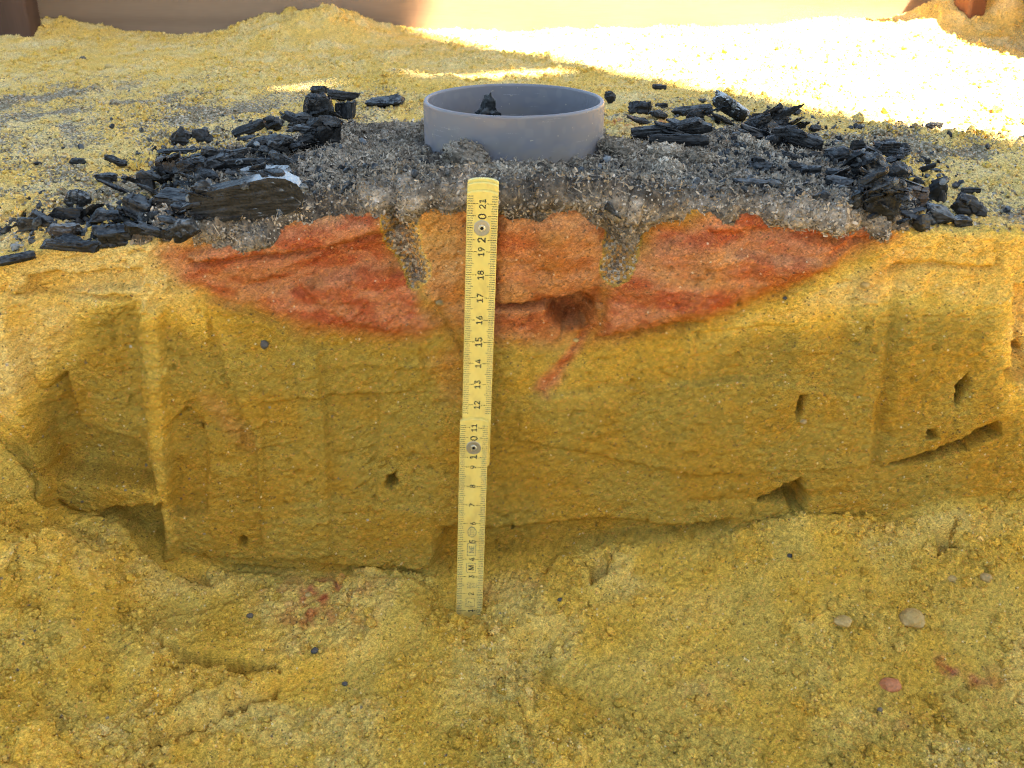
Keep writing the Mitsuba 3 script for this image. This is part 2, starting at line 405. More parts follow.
D = np.where(D < 0, D * ss(-.001, .006, Sb), D)
D += is_face * .0045 * (f3(X * 16, Zg * 16, 3.3, 2, 8) - .5)
D += is_face * .0024 * (f3(X * 70, Zg * 40, 1.3, 3, 9) - .5)
D += is_face * .0022 * (f3(X * 25 + Zg * 12, Zg * 150, 2.3, 2, 10) - .5) * ss(.03, .07, Zg)


def worley(step, seed):
    """0 at cell borders to 1 at cell centres, in the sheet's own (x, arc length) coordinates."""
    r = np.random.default_rng(seed)
    x0, x1, s0, s1 = -.64, .64, S.min(), S.max()
    cut = np.abs(xs) < .63
    nx, ns = int((x1 - x0) / step), int((s1 - s0) / step)
    gx, gs = np.meshgrid(np.arange(nx), np.arange(ns), indexing='ij')
    P = np.stack([x0 + (gx + r.random(gx.shape)) * step, s0 + (gs + r.random(gs.shape)) * step], -1).reshape(-1, 2)
    a = r.random(len(P))
    out = np.zeros_like(X)
    d, i = cKDTree(P).query(np.stack([X[cut], S[cut]], -1).reshape(-1, 2), workers=-1)
    out[cut] = (np.clip(1 - (d / (step * .75)) ** 2, 0, 1) * (.35 + .65 * a[i])).reshape(out[cut].shape)
    return out


HEAPS = np.zeros_like(X)
for pts, wd in [([(60, 520), (120, 560), (135, 620), (150, 690), (120, 760)], .012), ([(150, 572), (215, 580), (240, 600)], .005), ([(345, 610), (375, 575), (425, 590)], .008), ([(430, 615), (480, 625), (500, 660), (560, 690)], .008),
                ([(590, 640), (560, 600), (640, 570)], .007), ([(690, 560), (740, 590), (800, 570), (860, 600), (900, 570)], .012), ([(820, 660), (900, 640), (960, 600), (1010, 560)], .014), ([(480, 720), (560, 740), (640, 720), (720, 750)], .014),
                ([(20, 600), (60, 680), (40, 760)], .02), ([(860, 740), (940, 710), (1010, 740)], .016), ([(230, 690), (160, 725)], .005)]:
    HEAPS = np.maximum(HEAPS, np.exp(-(d_line(wx, wy, plan_poly(pts, .012), .06) / wd) ** 2))
HEAPS *= is_floor
w_small, w_mid, w_big = worley(.0019, 1), worley(.0042, 2), worley(.0085, 3)
patch = ss(.42, .62, f3(X * 22, S * 22, .5, 3, 41))
crumbly_floor = np.clip(ss(-.09, -.20, X) + patch * .8 + ss(.03, .2, X) * .45, 0, 1) * ss(.0, -.06, Sb)
farther = 1 - .25 * ss(.15, .5, Yg) * is_top
amp_small = is_face * .0007 + is_floor * .0016 + is_top * .0012
amp_mid = is_face * .0004 + is_floor * (.0006 + .0018 * crumbly_floor * patch) + is_top * (.0008 + .0022 * patch) * farther
amp_big = is_floor * .0024 * crumbly_floor * patch + is_top * .0036 * patch * farther + .003 * ss(-.12, -.26, X) * is_floor * patch + .0022 * is_face * ss(-.19, -.23, X)
N = w_small * amp_small + w_mid * amp_mid + w_big * amp_big
fineface = is_face * .0010 * (n3(X * 680, S * 680, 0, 51) - .5) + .0010 * (1 - is_face) * (n3(X * 520, S * 520, 0, 52) - .5)
ragged = f3(X * 260, S * 200, Zg * 60, 3, 55)
N += is_floor * .0032 * np.clip(ragged - .46, 0, 1) * np.clip(crumbly_floor + .35 * patch + 1.3 * HEAPS, 0, 1.6) + HEAPS * (.0009 * w_mid + .0006 * w_big + .0030 * np.clip(ragged - .40, 0, 1)) + is_top * .004 * np.clip(ragged - .46, 0, 1) * patch
N += fineface
pits = is_face * ss(.80, .90, n3(X * 260, S * 260, 0, 53)) * .0016
N -= pits * (.4 + .6 * ss(.45, .65, f3(X * 25, S * 25, 0, 2, 54)))

# floor: trowel cuts and heaps, as steps in height
FL = np.zeros_like(X)
fl = slice(0, nf + 10)
FLOOR_SHAPES = [
    ([(140, 592), (180, 588), (212, 594), (214, 606), (150, 607)], -3.5, 1.2), ([(230, 575), (292, 579), (290, 590), (232, 590)], -3, 1.2),
    ([(135, 745), (275, 682), (300, 672), (420, 635), (520, 690), (560, 790), (100, 790)], -1.6, 1.2),
    ([(135, 745), (275, 682), (415, 632), (420, 600), (280, 600), (165, 640), (150, 668), (280, 668), (200, 700)], 3, 3),
    ([(158, 664), (282, 667), (282, 676), (160, 676)], -4, 1.5), ([(145, 752), (280, 688), (278, 680), (135, 742)], -3.5, 1.5),
    ([(520, 640), (560, 585), (640, 560), (690, 545), (640, 600), (560, 640)], 3, 3),
    ([(580, 600), (610, 595), (612, 606), (590, 616)], -4, 2), ([(490, 680), (515, 640), (570, 650), (540, 690)], -4, 6),
    ([(340, 600), (380, 570), (420, 580), (430, 615), (400, 640), (360, 630)], 3, 5),
    ([(700, 570), (760, 545), (860, 575), (900, 640), (860, 680), (760, 640)], 4, 8),
    ([(500, 680), (560, 690), (640, 740), (560, 770), (500, 740)], 4, 8), ([(330, 590), (360, 560), (415, 556), (420, 580), (370, 600)], 4, 4),
    ([(918, 602), (940, 598), (944, 612), (925, 614)], -5, 2)]
for pts, mm, soft in FLOOR_SHAPES:
    sd = sd_poly(wx[:, fl], wy[:, fl], plan_poly(pts, .006))
    FL[:, fl] += (1.2 if soft >= 3 else 2.0) * mm * .001 * ss(-soft * .0005, soft * .001, sd)
FL *= is_floor
FL += is_floor * .0020 * (f3(X * 45 + Yg * 20, Yg * 45 - X * 30, 0, 3, 61) - .5)

# normals of the base sheet, then displace
def normals(A, B, C):
    P = np.stack([A, B, C], -1)
    du, dv = np.gradient(P, axis=0), np.gradient(P, axis=1)
    n = np.cross(du, dv)
    return n / (np.linalg.norm(n, axis=-1, keepdims=True) + 1e-12)


BY = BY - D * is_face
lip = ss(-.004, .0, S) * ss(.02, .004, S) * (1 - is_face)
BY = BY - D * lip
BZ = BZ + FL
nrm = normals(BX, BY, BZ)
if nrm[NX // 2, nf + nt + 40, 2] < 0:
    nrm = -nrm
nsm = np.stack([gaussian_filter(nrm[..., k], 2.0) for k in range(3)], -1)
nsm /= np.linalg.norm(nsm, axis=-1, keepdims=True)
V = np.stack([BX, BY, BZ], -1) + nsm * N[..., None]

# what the sand is: burnt red, dried, sooty
RED = np.zeros_like(X)
red_x, red_z = wx + .012 * (f3(X * 42, Zg * 42, 0, 4, 71) - .5), wz + .013 * (f3(X * 42, Zg * 42, 0, 4, 72) - .5)
facew = ss(-.004, .004, Sb) * ss(.012, .002, S)
for pts, amt, soft in [
    ([(160, 250), (195, 238), (260, 232), (330, 216), (378, 200), (392, 215), (402, 258), (425, 300), (442, 326), (400, 338), (350, 337), (300, 318), (250, 296), (215, 288), (185, 272)], 1.0, 6),
    ([(400, 195), (470, 190), (475, 330), (455, 335), (430, 290), (410, 250)], .62, 7),
    ([(490, 196), (600, 196), (640, 235), (640, 250), (602, 272), (601, 334), (560, 335), (500, 338), (470, 320), (480, 240)], .8, 6),
    ([(600, 336), (602, 272), (645, 238), (655, 218), (720, 210), (800, 212), (870, 220), (884, 233), (850, 248), (800, 268), (760, 288), (700, 312), (650, 328)], .95, 7),
    ([(588, 325), (600, 325), (585, 350), (566, 375), (550, 400), (538, 396), (554, 370), (570, 350)], .9, 2.5),
    ([(860, 300), (868, 285), (905, 250), (890, 245), (862, 270)], .3, 5),
    ([(205, 395), (225, 400), (250, 450), (245, 455), (225, 430)], .3, 5), ([(430, 360), (462, 350), (462, 400), (445, 400)], .3, 6)]:
    RED = np.maximum(RED, amt * ss(-soft * .0013, soft * .0009, sd_poly(red_x, red_z, face_poly(pts))) * facew)
RED *= np.clip(.66 + .68 * f3(X * 60, S * 110, 0, 4, 73), 0, 1.15)
for (px, py, z, rx, ry, amt) in [(645, 112, .2, .036, .032, 1.0), (322, 618, .004, .022, .022, .85), (945, 680, .006, .006, .008, .9), (982, 690, .006, .008, .007, .8),
                                 (165, 212, .196, .012, .012, .8), (360, 105, .2, .02, .02, .3), (520, 580, .02, .02, .006, .4), (700, 690, .006, .02, .02, .22), (290, 165, .2, .012, .012, .7), (880, 720, .006, .03, .012, .25)]:
    c = on_z(px, py, z)
    RED = np.maximum(RED, amt * np.exp(-((X - c[0]) / rx) ** 2 - ((Yg - c[1]) / ry) ** 2) * 1.3 * ss(.34, .80, f3(X * 190, Yg * 190, 0, 3, 74)) * (1 - is_face))
DRY = is_floor * (.36 + .22 * patch) + is_top * (.72 + .25 * f3(X * 30, S * 30, 0, 2, 81))
for pts, amt, soft in [([(-300, 200), (205, 200), (214, 300), (217, 335), (190, 322), (160, 312), (130, 304), (95, 312), (72, 345), (50, 385), (35, 420), (-20, 440), (-300, 450)], .70, 11),
                       ([(700, 330), (800, 285), (850, 262), (900, 215), (1250, 215), (1250, 420), (1010, 410), (1000, 320), (900, 302), (850, 318), (790, 325)], .70, 9),
                       ([(390, 195), (470, 190), (470, 300), (430, 300), (412, 260)], .7, 8), ([(490, 330), (560, 338), (700, 325), (760, 330), (600, 400), (520, 400)], .22, 12),
                       ([(150, 310), (165, 300), (175, 420), (170, 560), (155, 560)], .25, 4)]:
    DRY = np.maximum(DRY, amt * ss(-soft * .001, soft * .001, sd_poly(red_x, red_z, face_poly(pts))) * facew)
SOOT = np.zeros_like(X)
for (px, py, rx, ry, amt) in [(200, 165, .10, .07, .55), (60, 240, .06, .03, .45), (840, 190, .09, .07, .45), (920, 135, .10, .06, .5), (160, 110, .13, .09, .6), (60, 90, .10, .09, .55), (700, 110, .07, .06, .4), (960, 215, .04, .03, .5)]:
    c = on_z(px, py, .198)
    SOOT = np.maximum(SOOT, amt * np.exp(-((X - c[0]) / rx) ** 2 - ((Yg - c[1]) / ry) ** 2))
SOOT *= (1 - np.clip(RED * 1.5, 0, 1)) * is_top * (.15 + 1.0 * ss(.36, .72, f3(X * 40, Yg * 30, 0, 4, 82)))
for line, wd, amt in [([(402, 200), (408, 235), (416, 268)], .0065, .8), ([(625, 205), (615, 262)], .010, .62)]:
    SOOT = np.maximum(SOOT, amt * np.exp(-(d_line(red_x, red_z, face_poly(line)) / wd) ** 2) * facew)
RED[RED < .002] = 0                  # (vanishing uv gradients would break the shading frame)
SX = np.where(SOOT * (1 - is_top) > .30, -SOOT, np.clip(RED - 2.2 * SOOT * is_top, -1, 1)) + .01 * X
SY = np.clip(DRY, 0, 1) + .004 * S


def grid_faces(n, m, keep=None):
    i = (np.arange(n - 1)[:, None] * m + np.arange(m - 1)[None]).ravel()
    f = np.stack([i, i + m, i + m + 1, i + 1], 1)
    if keep is not None:
        f = f[keep.ravel()]
    return np.vstack([f[:, [0, 1, 2]], f[:, [0, 2, 3]]])


M = X.shape[1]
F = grid_faces(NX, M)
fn = np.cross(V.reshape(-1, 3)[F[:2000, 1]] - V.reshape(-1, 3)[F[:2000, 0]], V.reshape(-1, 3)[F[:2000, 2]] - V.reshape(-1, 3)[F[:2000, 0]])
if fn[:, 2].mean() < 0:
    F = F[:, ::-1]
add('sand', (V.reshape(-1, 3), F), 'sand_mat', 'ochre sand with a cut face, burnt red under the hearth', None, kind='structure', smooth=True,
    uv=np.stack([SX.ravel(), SY.ravel()], 1))

TOPI = nf + nt


TOPV = V[:, TOPI:, :]


HR = .002
hx, hy = np.arange(-.62, .6201, HR), np.arange(-.006, .772, HR)
HM = np.full((len(hx), len(hy)), -1.0)


def splat(P):
    i, j = np.round((P[:, 0] - hx[0]) / HR).astype(int), np.round((P[:, 1] - hy[0]) / HR).astype(int)
    ok = (i >= 0) & (i < len(hx)) & (j >= 0) & (j < len(hy))
    np.maximum.at(HM, (i[ok], j[ok]), P[ok, 2])


splat(V[:, TOPI - 12:].reshape(-1, 3))


def finish_map():
    from scipy.ndimage import distance_transform_edt
    global HM
    idx = distance_transform_edt(HM < 0, return_distances=False, return_indices=True)
    HM = gaussian_filter(HM[idx[0], idx[1]], 1.2)


def drop(x, y):
    i, j = int(np.clip(round((x - hx[0]) / HR), 0, len(hx) - 1)), int(np.clip(round((y - hy[0]) / HR), 0, len(hy) - 1))
    return float(HM[i, j])


def stack(m):
    """Later pieces may rest on this one."""
    p = np.asarray(m.vertices)
    i, j = np.round((p[:, 0] - hx[0]) / HR).astype(int), np.round((p[:, 1] - hy[0]) / HR).astype(int)
    ok = (i >= 0) & (i < len(hx)) & (j >= 0) & (j < len(hy))
    np.maximum.at(HM, (i[ok], j[ok]), p[ok, 2] - .0015)


def hit_top(px, py):
    """Where the photograph's ray through a pixel meets the top surface (sand or ash)."""
    d = ray(px, py)
    P = CAM + d * np.arange(.40, 1.35, .0008)[:, None]
    P = P[(P[:, 1] > hy[0]) & (P[:, 1] < hy[-1])]
    i = np.clip(np.round((P[:, 0] - hx[0]) / HR).astype(int), 0, len(hx) - 1)
    j = np.clip(np.round((P[:, 1] - hy[0]) / HR).astype(int), 0, len(hy) - 1)
    under = np.nonzero(P[:, 2] <= HM[i, j])[0]
    return P[under[0]] if len(under) else P[-1]


def hit_floor(px, py):
    d = ray(px, py)
    for t in np.arange(.35, .8, .001):
        p = CAM + d * t
        i = min(NX - 1, int(np.searchsorted(xs, p[0])))
        j = int(np.argmin(np.abs(V[i, :nf + 30, 1] - p[1])))
        if p[2] <= V[i, j, 2] + .0005:
            return p
    return p


def hit_face(px, py):
    x, z = on_y(px, py, .012)
    i = min(NX - 1, int(np.searchsorted(xs, x)))
    j = nf + int(np.argmin(np.abs(V[i, nf:TOPI, 2] - z)))
    return V[i, j].copy()


# ------------------------------------------------------------------ the ash bed with its flakes
ix0, ix1 = np.searchsorted(xs, -.27), np.searchsorted(xs, .265)
j0 = nf + nt - 75
j1 = TOPI + int(np.searchsorted(yp, .215))
sub = (slice(ix0, ix1), slice(j0, j1))
ax, asx, ay = X[sub], S[sub], Yg[sub]
ash_plan = plan_poly([(95, 262), (125, 225), (150, 192), (172, 166), (205, 144), (255, 130), (300, 118), (352, 108), (400, 104), (430, 100), (520, 96), (598, 104), (606, 130), (640, 142),
                      (690, 128), (735, 118), (800, 134), (860, 146), (905, 170), (930, 200), (935, 245)], .203)
ash_plan = np.vstack([ash_plan, [[.2, -.2], [-.18, -.2]]])
wobx, woby = ax + .016 * (f3(ax * 50, ay * 50, 0, 3, 91) - .5), np.maximum(ay, .02) + .022 * (f3(ax * 45, ay * 45, 0, 3, 92) - .5)
m_plan = sd_poly(wobx, woby, ash_plan, .03)
m_plan = m_plan - .020 * ss(.026, .0, m_plan) * ss(.40, .62, f3(ax * 85, ay * 60, 0, 3, 98))
lipf = .0035 + .010 * (f3(ax * 90, asx * 12, 0, 3, 93) - .35)
for px, wdt, l in ((408, .005, .006), (600, .008, .004), (622, .007, .012), (640, .006, .006), (330, .02, -.002), (560, .02, .002), (700, .03, -.002)):
    cx = on_y(px, 230)[0]
    lipf = lipf + l * np.exp(-((ax - cx) / wdt) ** 2)
lipf = np.where((ax > on_y(195, 240)[0]) & (ax < on_y(885, 230)[0]), lipf, np.minimum(lipf, .002) - .003 * n3(ax * 200, 0, 0, 99))
m_front = lipf + asx
mask = np.minimum(m_plan, m_front)
thick = ss(-.001, .009, mask) * (.0040 + .0050 * (f3(ax * 40, ay * 40, 0, 3, 94) - .4)) * np.where(asx < 0, .8, 1.0)
rough = ss(0, .004, mask) * (.0052 * (f3(ax * 75, ay * 75, asx * 75, 2, 85) - .5) + .0014 * w_big[sub] + .0050 * (f3(ax * 170, ay * 170, asx * 170, 4, 95) - .5) + .0022 * w_mid[sub] + .0016 * w_small[sub] + .0016 * (n3(ax * 700, ay * 500, asx * 400, 96) - .5))
AV = np.stack([BX[sub], BY[sub], BZ[sub]], -1) + nsm[sub] * (thick + rough - .0012 * ss(.002, -.002, mask))[..., None]
keepf = (mask[:-1, :-1] > -.0015) | (mask[1:, 1:] > -.0015)
AF = grid_faces(AV.shape[0], AV.shape[1], keepf)
if F[0, 0] > F[0, 2]:
    AF = AF[:, ::-1]
ashv, ashf, ashuv = [AV.reshape(-1, 3)], [AF], [np.zeros((AV.shape[0] * AV.shape[1], 2))]
splat(AV[mask > .0005])
finish_map()
# flakes and curled straws
cand = np.argwhere(mask > .0005)
r2 = np.random.default_rng(17)
pick = cand[r2.integers(0, len(cand), 52000)]
cen = AV[pick[:, 0], pick[:, 1]]
inring = (np.hypot(cen[:, 0], cen[:, 1] - .123) < .049)
pick, cen = pick[~inring], cen[~inring]
nn = nsm[sub][pick[:, 0], pick[:, 1]]


def flakes(cen, nn, r2, bright=0.):
    nk = len(cen)
    clump = f3(cen[:, 0] * 70, cen[:, 1] * 70, cen[:, 2] * 70, 3, 97)
    L = np.where(r2.random(nk) < .13, r2.uniform(.0025, .0058, nk), r2.uniform(.0008, .0026, nk))
    Wd = np.where(L > .0027, r2.uniform(.00018, .00045, nk), L * r2.uniform(.2, .6, nk))
    t1 = r2.normal(size=(nk, 3)); t1 /= np.linalg.norm(t1, axis=1, keepdims=True)
    t1 = t1 + nn * .15; t1 /= np.linalg.norm(t1, axis=1, keepdims=True)
    t2 = np.cross(t1, r2.normal(size=(nk, 3))); t2 /= np.linalg.norm(t2, axis=1, keepdims=True)
    t3 = np.cross(t1, t2)
    base = cen + nn * r2.uniform(-.0003, .0014, nk)[:, None]
    fv = []
    for k in range(4):
        q = (k / 3 - .5)
        bend = (q * q - .1) * r2.uniform(-.8, .8, nk) * L
        w = Wd * (.5 if k in (0, 3) else 1.0)
        c = base + t1 * (q * L)[:, None] + t3 * bend[:, None]
        fv += [c - t2 * (w / 2)[:, None], c + t2 * (w / 2)[:, None]]
    fv = np.stack(fv, 1).reshape(-1, 3)
    b8 = (np.arange(nk) * 8)[:, None]
    quads = np.concatenate([b8 + np.array([[0, 1, 3, 2]]) + 2 * k for k in range(3)], 0)
    ff = np.vstack([quads[:, [0, 1, 2]], quads[:, [0, 2, 3]]])
    shade = np.clip(.24 + bright + 1.15 * (clump - .40) + .26 * r2.random(nk) ** 2 + .5 * (r2.random(nk) < .04), .02, 1)
    return fv, ff, np.stack([np.repeat(shade, 8), np.ones(nk * 8)], 1)


fv, ff, fu = flakes(cen, nn, r2)
ashv.append(fv); ashf.append(ff + len(ashv[0])); ashuv.append(fu)
add('ash', (np.vstack(ashv), np.vstack(ashf)), 'ash_mat', 'bed of fluffy grey ash on top of the burnt sand around the ring', None, kind='stuff', smooth=True, uv=np.vstack(ashuv))

# ------------------------------------------------------------------ loose crumbs of sand
def ico(level, seed, rough):
    m = trimesh.creation.icosphere(subdivisions=level)
    v = np.array(m.vertices)
    v *= (1 + rough * (meshkit.fbm(v * 1.7 + seed * 7.3, 3, seed) - .5) * 2)[:, None]
    return v, np.array(m.faces)


SMALL = [ico(0, s, .5) for s in range(8)]
MID = [ico(1, s + 20, 1.0) for s in range(10)]


def scatter(name, spots, sizes, shapes, bsdf, uvs, seed, label, smooth=True):
    r = np.random.default_rng(seed)
    vs, fs, us, at = [], [], [], 0
    which = r.integers(0, len(shapes), len(spots))
    for k in range(len(shapes)):
        m = which == k
        n = int(m.sum())
        if not n:
            continue
        v, f = shapes[k]
        Q = trimesh.transformations.random_rotation_matrix
        q = r.normal(size=(n, 4)); q /= np.linalg.norm(q, axis=1, keepdims=True)
        a, b, c, d = q.T
        R = np.stack([np.stack([1 - 2 * (c * c + d * d), 2 * (b * c - a * d), 2 * (b * d + a * c)], -1),
                      np.stack([2 * (b * c + a * d), 1 - 2 * (b * b + d * d), 2 * (c * d - a * b)], -1),
                      np.stack([2 * (b * d - a * c), 2 * (c * d + a * b), 1 - 2 * (b * b + c * c)], -1)], 1)
        vv = np.einsum('nij,kj->nki', R, v) * sizes[m][:, None, None] + spots[m][:, None]
        vs.append(vv.reshape(-1, 3)); fs.append((f[None] + (np.arange(n) * len(v))[:, None, None]).reshape(-1, 3) + at)
        us.append(np.repeat(uvs[m], len(v), 0)); at += n * len(v)
    add(name, (np.vstack(vs), np.vstack(fs)), bsdf, label, None, kind='stuff', smooth=smooth, uv=np.vstack(us))


r3 = np.random.default_rng(5)
area = np.abs(np.gradient(X, axis=0)) * np.abs(np.gradient(S, axis=1))
view = (np.abs(X) < .34 + .35 * np.clip(Yg, 0, 1)) & (Yg > -.16)
ashfull = np.zeros_like(X); ashfull[sub] = ss(0, .004, mask)
dens = area * view * (is_floor * (.25 + 3.2 * crumbly_floor * (.2 + patch) + 1.2 * patch + 9 * HEAPS) + is_face * (.10 + .5 * ss(-.19, -.23, X)) + is_top * (.55 + 1.5 * patch) * (1 + .6 * ss(.2, .6, Yg))) * (1 - .97 * ashfull)
cdf = np.cumsum(dens.ravel()); cdf /= cdf[-1]


def spots(n):
    k = np.searchsorted(cdf, r3.random(n))
    return k, V.reshape(-1, 3)[k]


k1, p1 = spots(30000)
k2, p2 = spots(3400)
far = 1 - .2 * ss(.1, .6, p1[:, 1])
sz1 = r3.uniform(.0004, .00115, len(p1)) * far * (1 + .5 * is_top.ravel()[k1])
sz2 = (r3.gamma(2.0, .0005, len(p2)) + .0010) * (1 - .3 * ss(.15, .5, p2[:, 1]))
onface = is_face.ravel()[k2] > .5
sz2 = np.where(onface, np.minimum(sz2, .0018), np.minimum(sz2, np.where(is_floor.ravel()[k2] > .5, .0024, .0034)))
uvs_all = np.stack([SX.ravel(), np.clip(SY.ravel(), 0, 1)], 1)
uv1 = uvs_all[k1].copy(); uv1[:, 1] = np.clip(uv1[:, 1] + r3.normal(0, .12, len(uv1)), 0, 1)
uv2 = uvs_all[k2].copy(); uv2[:, 1] = np.clip(uv2[:, 1] - .1 + r3.normal(0, .12, len(uv2)), 0, 1)
scatter('sand_crumbs', p1, sz1, SMALL, 'sand_mat', uv1, 3, 'loose crumbs of yellow sand strewn over floor and top surface')
scatter('sand_clods', p2 + nsm.reshape(-1, 3)[k2] * (sz2 * .12)[:, None], sz2, MID, 'sand_mat', uv2, 4, 'larger clods of yellow sand lying on floor and top surface', smooth=False)

# ------------------------------------------------------------------ boards and posts of the sandbox, the ground outside
def bevel_box(lx, ly, lz, r=.004):
    import manifold3d as m3
    b = m3.Manifold.cube([lx - 2 * r, ly - 2 * r, lz - 2 * r], True)
    s = m3.Manifold.sphere(r, 12)
    pts = [s.translate([sx * (lx / 2 - r), sy * (ly / 2 - r), sz * (lz / 2 - r)]) for sx in (-1, 1) for sy in (-1, 1) for sz in (-1, 1)]
    return m3.Manifold.batch_hull(pts)


def moved(m, loc, rz=0., ry=0., rx=0.):
    mm = m.to_mesh()
    v = mm.vert_properties[:, :3]
    R = trimesh.transformations.euler_matrix(rx, ry, rz)[:3, :3]
    return trimesh.Trimesh(v @ R.T + np.array(loc), mm.tri_verts, process=False)


add('wooden_board', moved(bevel_box(2.4, .03, .36), (-.45, .78, .17)), 'board_mat', 'long pale wooden board closing the back of the sand, sunlit right of centre', 'board', smooth=40)
a = math.atan2(.14, .04)
import shapely
bd = trimesh.creation.extrude_polygon(shapely.Polygon([(-.15, .02), (.125, .02), (.125, .40), (.06, .36), (-.15, .183)]).buffer(-.003).buffer(.003), .028, engine='earcut')
bv = np.array(bd.vertices)
bd = trimesh.Trimesh(np.column_stack([.494 + bv[:, 0] * math.cos(a) + bv[:, 2] * math.sin(a), .638 + bv[:, 0] * math.sin(a) - bv[:, 2] * math.cos(a), bv[:, 1]]), bd.faces, process=False)
bd.fix_normals()
add('wooden_board', bd, 'grey_board_mat', 'short weathered grey board in the far right corner', 'board', smooth=30)
add('wooden_post', moved(bevel_box(.046, .04, .42), (-.508, .705, .14), rz=.1), 'post_dark_mat', 'dark brown post sunk in the sand in the far left corner', 'post', smooth=40)
add('wooden_post', moved(bevel_box(.020, .03, .40), (.460, .700, .15), rz=.2), 'post_red_mat', 'reddish brown post sunk in the sand heap in the far right corner', 'post', smooth=40)
add('ground', moved(bevel_box(160, 160, .2, .01), (0, 0, -.16)), 'ground_mat', 'bare ground around the sand box', None, kind='structure', smooth=False)

# a hoarding of planks outside the frame, on the sunny side: its edge draws the line between shade and sun
HQ, HR0 = np.array([.222, .266]), 1.45                        # a point of the shadow's edge on the sand, and how far off the hoarding stands
HE = HQ + HR0 * SUN_AZ
hn = np.array([SUN_AZ[1], -SUN_AZ[0]])                       # along the planks, away from the edge
hoard = thing('plank_hoarding', 'tall hoarding of grey planks outside the frame, shading the cut face', 'hoarding')
tan_el = math.tan(SUN_EL)


def on_hoarding(x, y):
    """Where the hoarding throws its shadow on a place of the sand: (along the planks, height)."""
    r = np.array([x, y]) - HQ
    return float(r @ hn), (HR0 - float(r @ SUN_AZ)) * tan_el + .19


e0, e1 = np.array(on_hoarding(.222, .266)), np.array(on_hoarding(-.112, .765))
e1, e0 = e0 + (e1 - e0) * 2.2, e0 - (e1 - e0) * 1.7
hoard_outline = shapely.Polygon([tuple(e0), tuple(e1), (1.3, e1[1]), (1.3, -.05), (e0[0], -.05)])
slit = [on_hoarding(*q) for q in ((.03, .474), (-.03, .452), (-.075, .432), (-.10, .424), (-.155, .402), (-.175, .396))]
hole = shapely.union_all([shapely.LineString(slit[a:a + 2]).buffer(w) for a, w in ((0, .018), (1, .013), (2, .006), (3, .007), (4, .012))])
ang, pl_h = math.atan2(hn[1], hn[0]), .075
for i in range(60):
    zc = -.05 + (i + .5) * pl_h
    bar = shapely.box(-3, zc - pl_h / 2 + .0003, 1.4, zc + pl_h / 2 - .0003).intersection(hoard_outline).difference(hole)
    bars = [q for q in getattr(bar, 'geoms', [bar]) if q.area > 1e-4]
    if not bars:
        continue
    m = trimesh.util.concatenate([trimesh.creation.extrude_polygon(q, .022, engine='earcut') for q in bars])
    v = np.array(m.vertices)
    w = HE[None] + v[:, :1] * hn[None] + (v[:, 2:3] - .011) * SUN_AZ[None]
    m = trimesh.Trimesh(np.column_stack([w, v[:, 1]]), m.faces, process=False)
    m.fix_normals()
    add(f'{hoard}__plank', m, 'grey_board_mat', smooth=False)
for q in (.45, .9):
    c = HE + hn * q + SUN_AZ * .036
    add(f'{hoard}__post', moved(bevel_box(.06, .045, 3.6, .003), (c[0], c[1], 1.76), rz=ang), 'post_dark_mat', smooth=40)

# ------------------------------------------------------------------ plastic ring
def lathe(profile, n=160):
    prof = np.asarray(profile)
    a = np.arange(n) * 2 * np.pi / n
    v = np.stack([prof[None, :, 0] * np.cos(a)[:, None], prof[None, :, 0] * np.sin(a)[:, None], np.repeat(prof[None, :, 1], n, 0)], -1).reshape(-1, 3)
    m = len(prof)
    f = []
    for i in range(n):
        for j in range(m):
            j2 = (j + 1) % m
            i2 = (i + 1) % n
            f.append([i * m + j, i2 * m + j, i2 * m + j2, i * m + j2])
    return v, np.array(f)


RC, RR = np.array([.001, .123]), .0452
rv, rf = lathe([(RR, -.03), (RR, -.0012), (RR - .0003, -.0004), (RR - .0008, 0), (RR - .0017, 0), (RR - .0022, -.0004), (RR - .0024, -.0012), (RR - .0024, -.03)])
Rt = trimesh.transformations.euler_matrix(math.radians(.4), math.radians(.3), 0)[:3, :3]
rv = rv @ Rt.T + np.array([RC[0], RC[1], .2287])
add('plastic_ring', (rv, rf), 'ring_mat', 'grey plastic pipe ring pressed upright into the ash heap', 'ring', smooth=40)

# ------------------------------------------------------------------ folding ruler
ruler = thing('folding_ruler', 'yellow folding ruler standing upright against the cut face', 'ruler')
B0 = np.array([-.0209, .0023 - .0022, 0.0])
tilt = math.atan2(.0089, .2245)
eu, ev, ew = np.array([math.cos(tilt), 0, -math.sin(tilt)]), np.array([math.sin(tilt), -.0215, math.cos(tilt)]), None
ev /= np.linalg.norm(ev)
ew = np.cross(eu, ev)                       # points away from the camera side? front is -ew or +ew
if ew[1] > 0:
    ew = -ew                                # now points to the viewer
RW = .0125


def to_ruler(v, extra=np.zeros(3)):
    v = np.asarray(v) + extra
    return B0 + v[:, :1] * eu + v[:, 1:2] * ev + v[:, 2:3] * ew


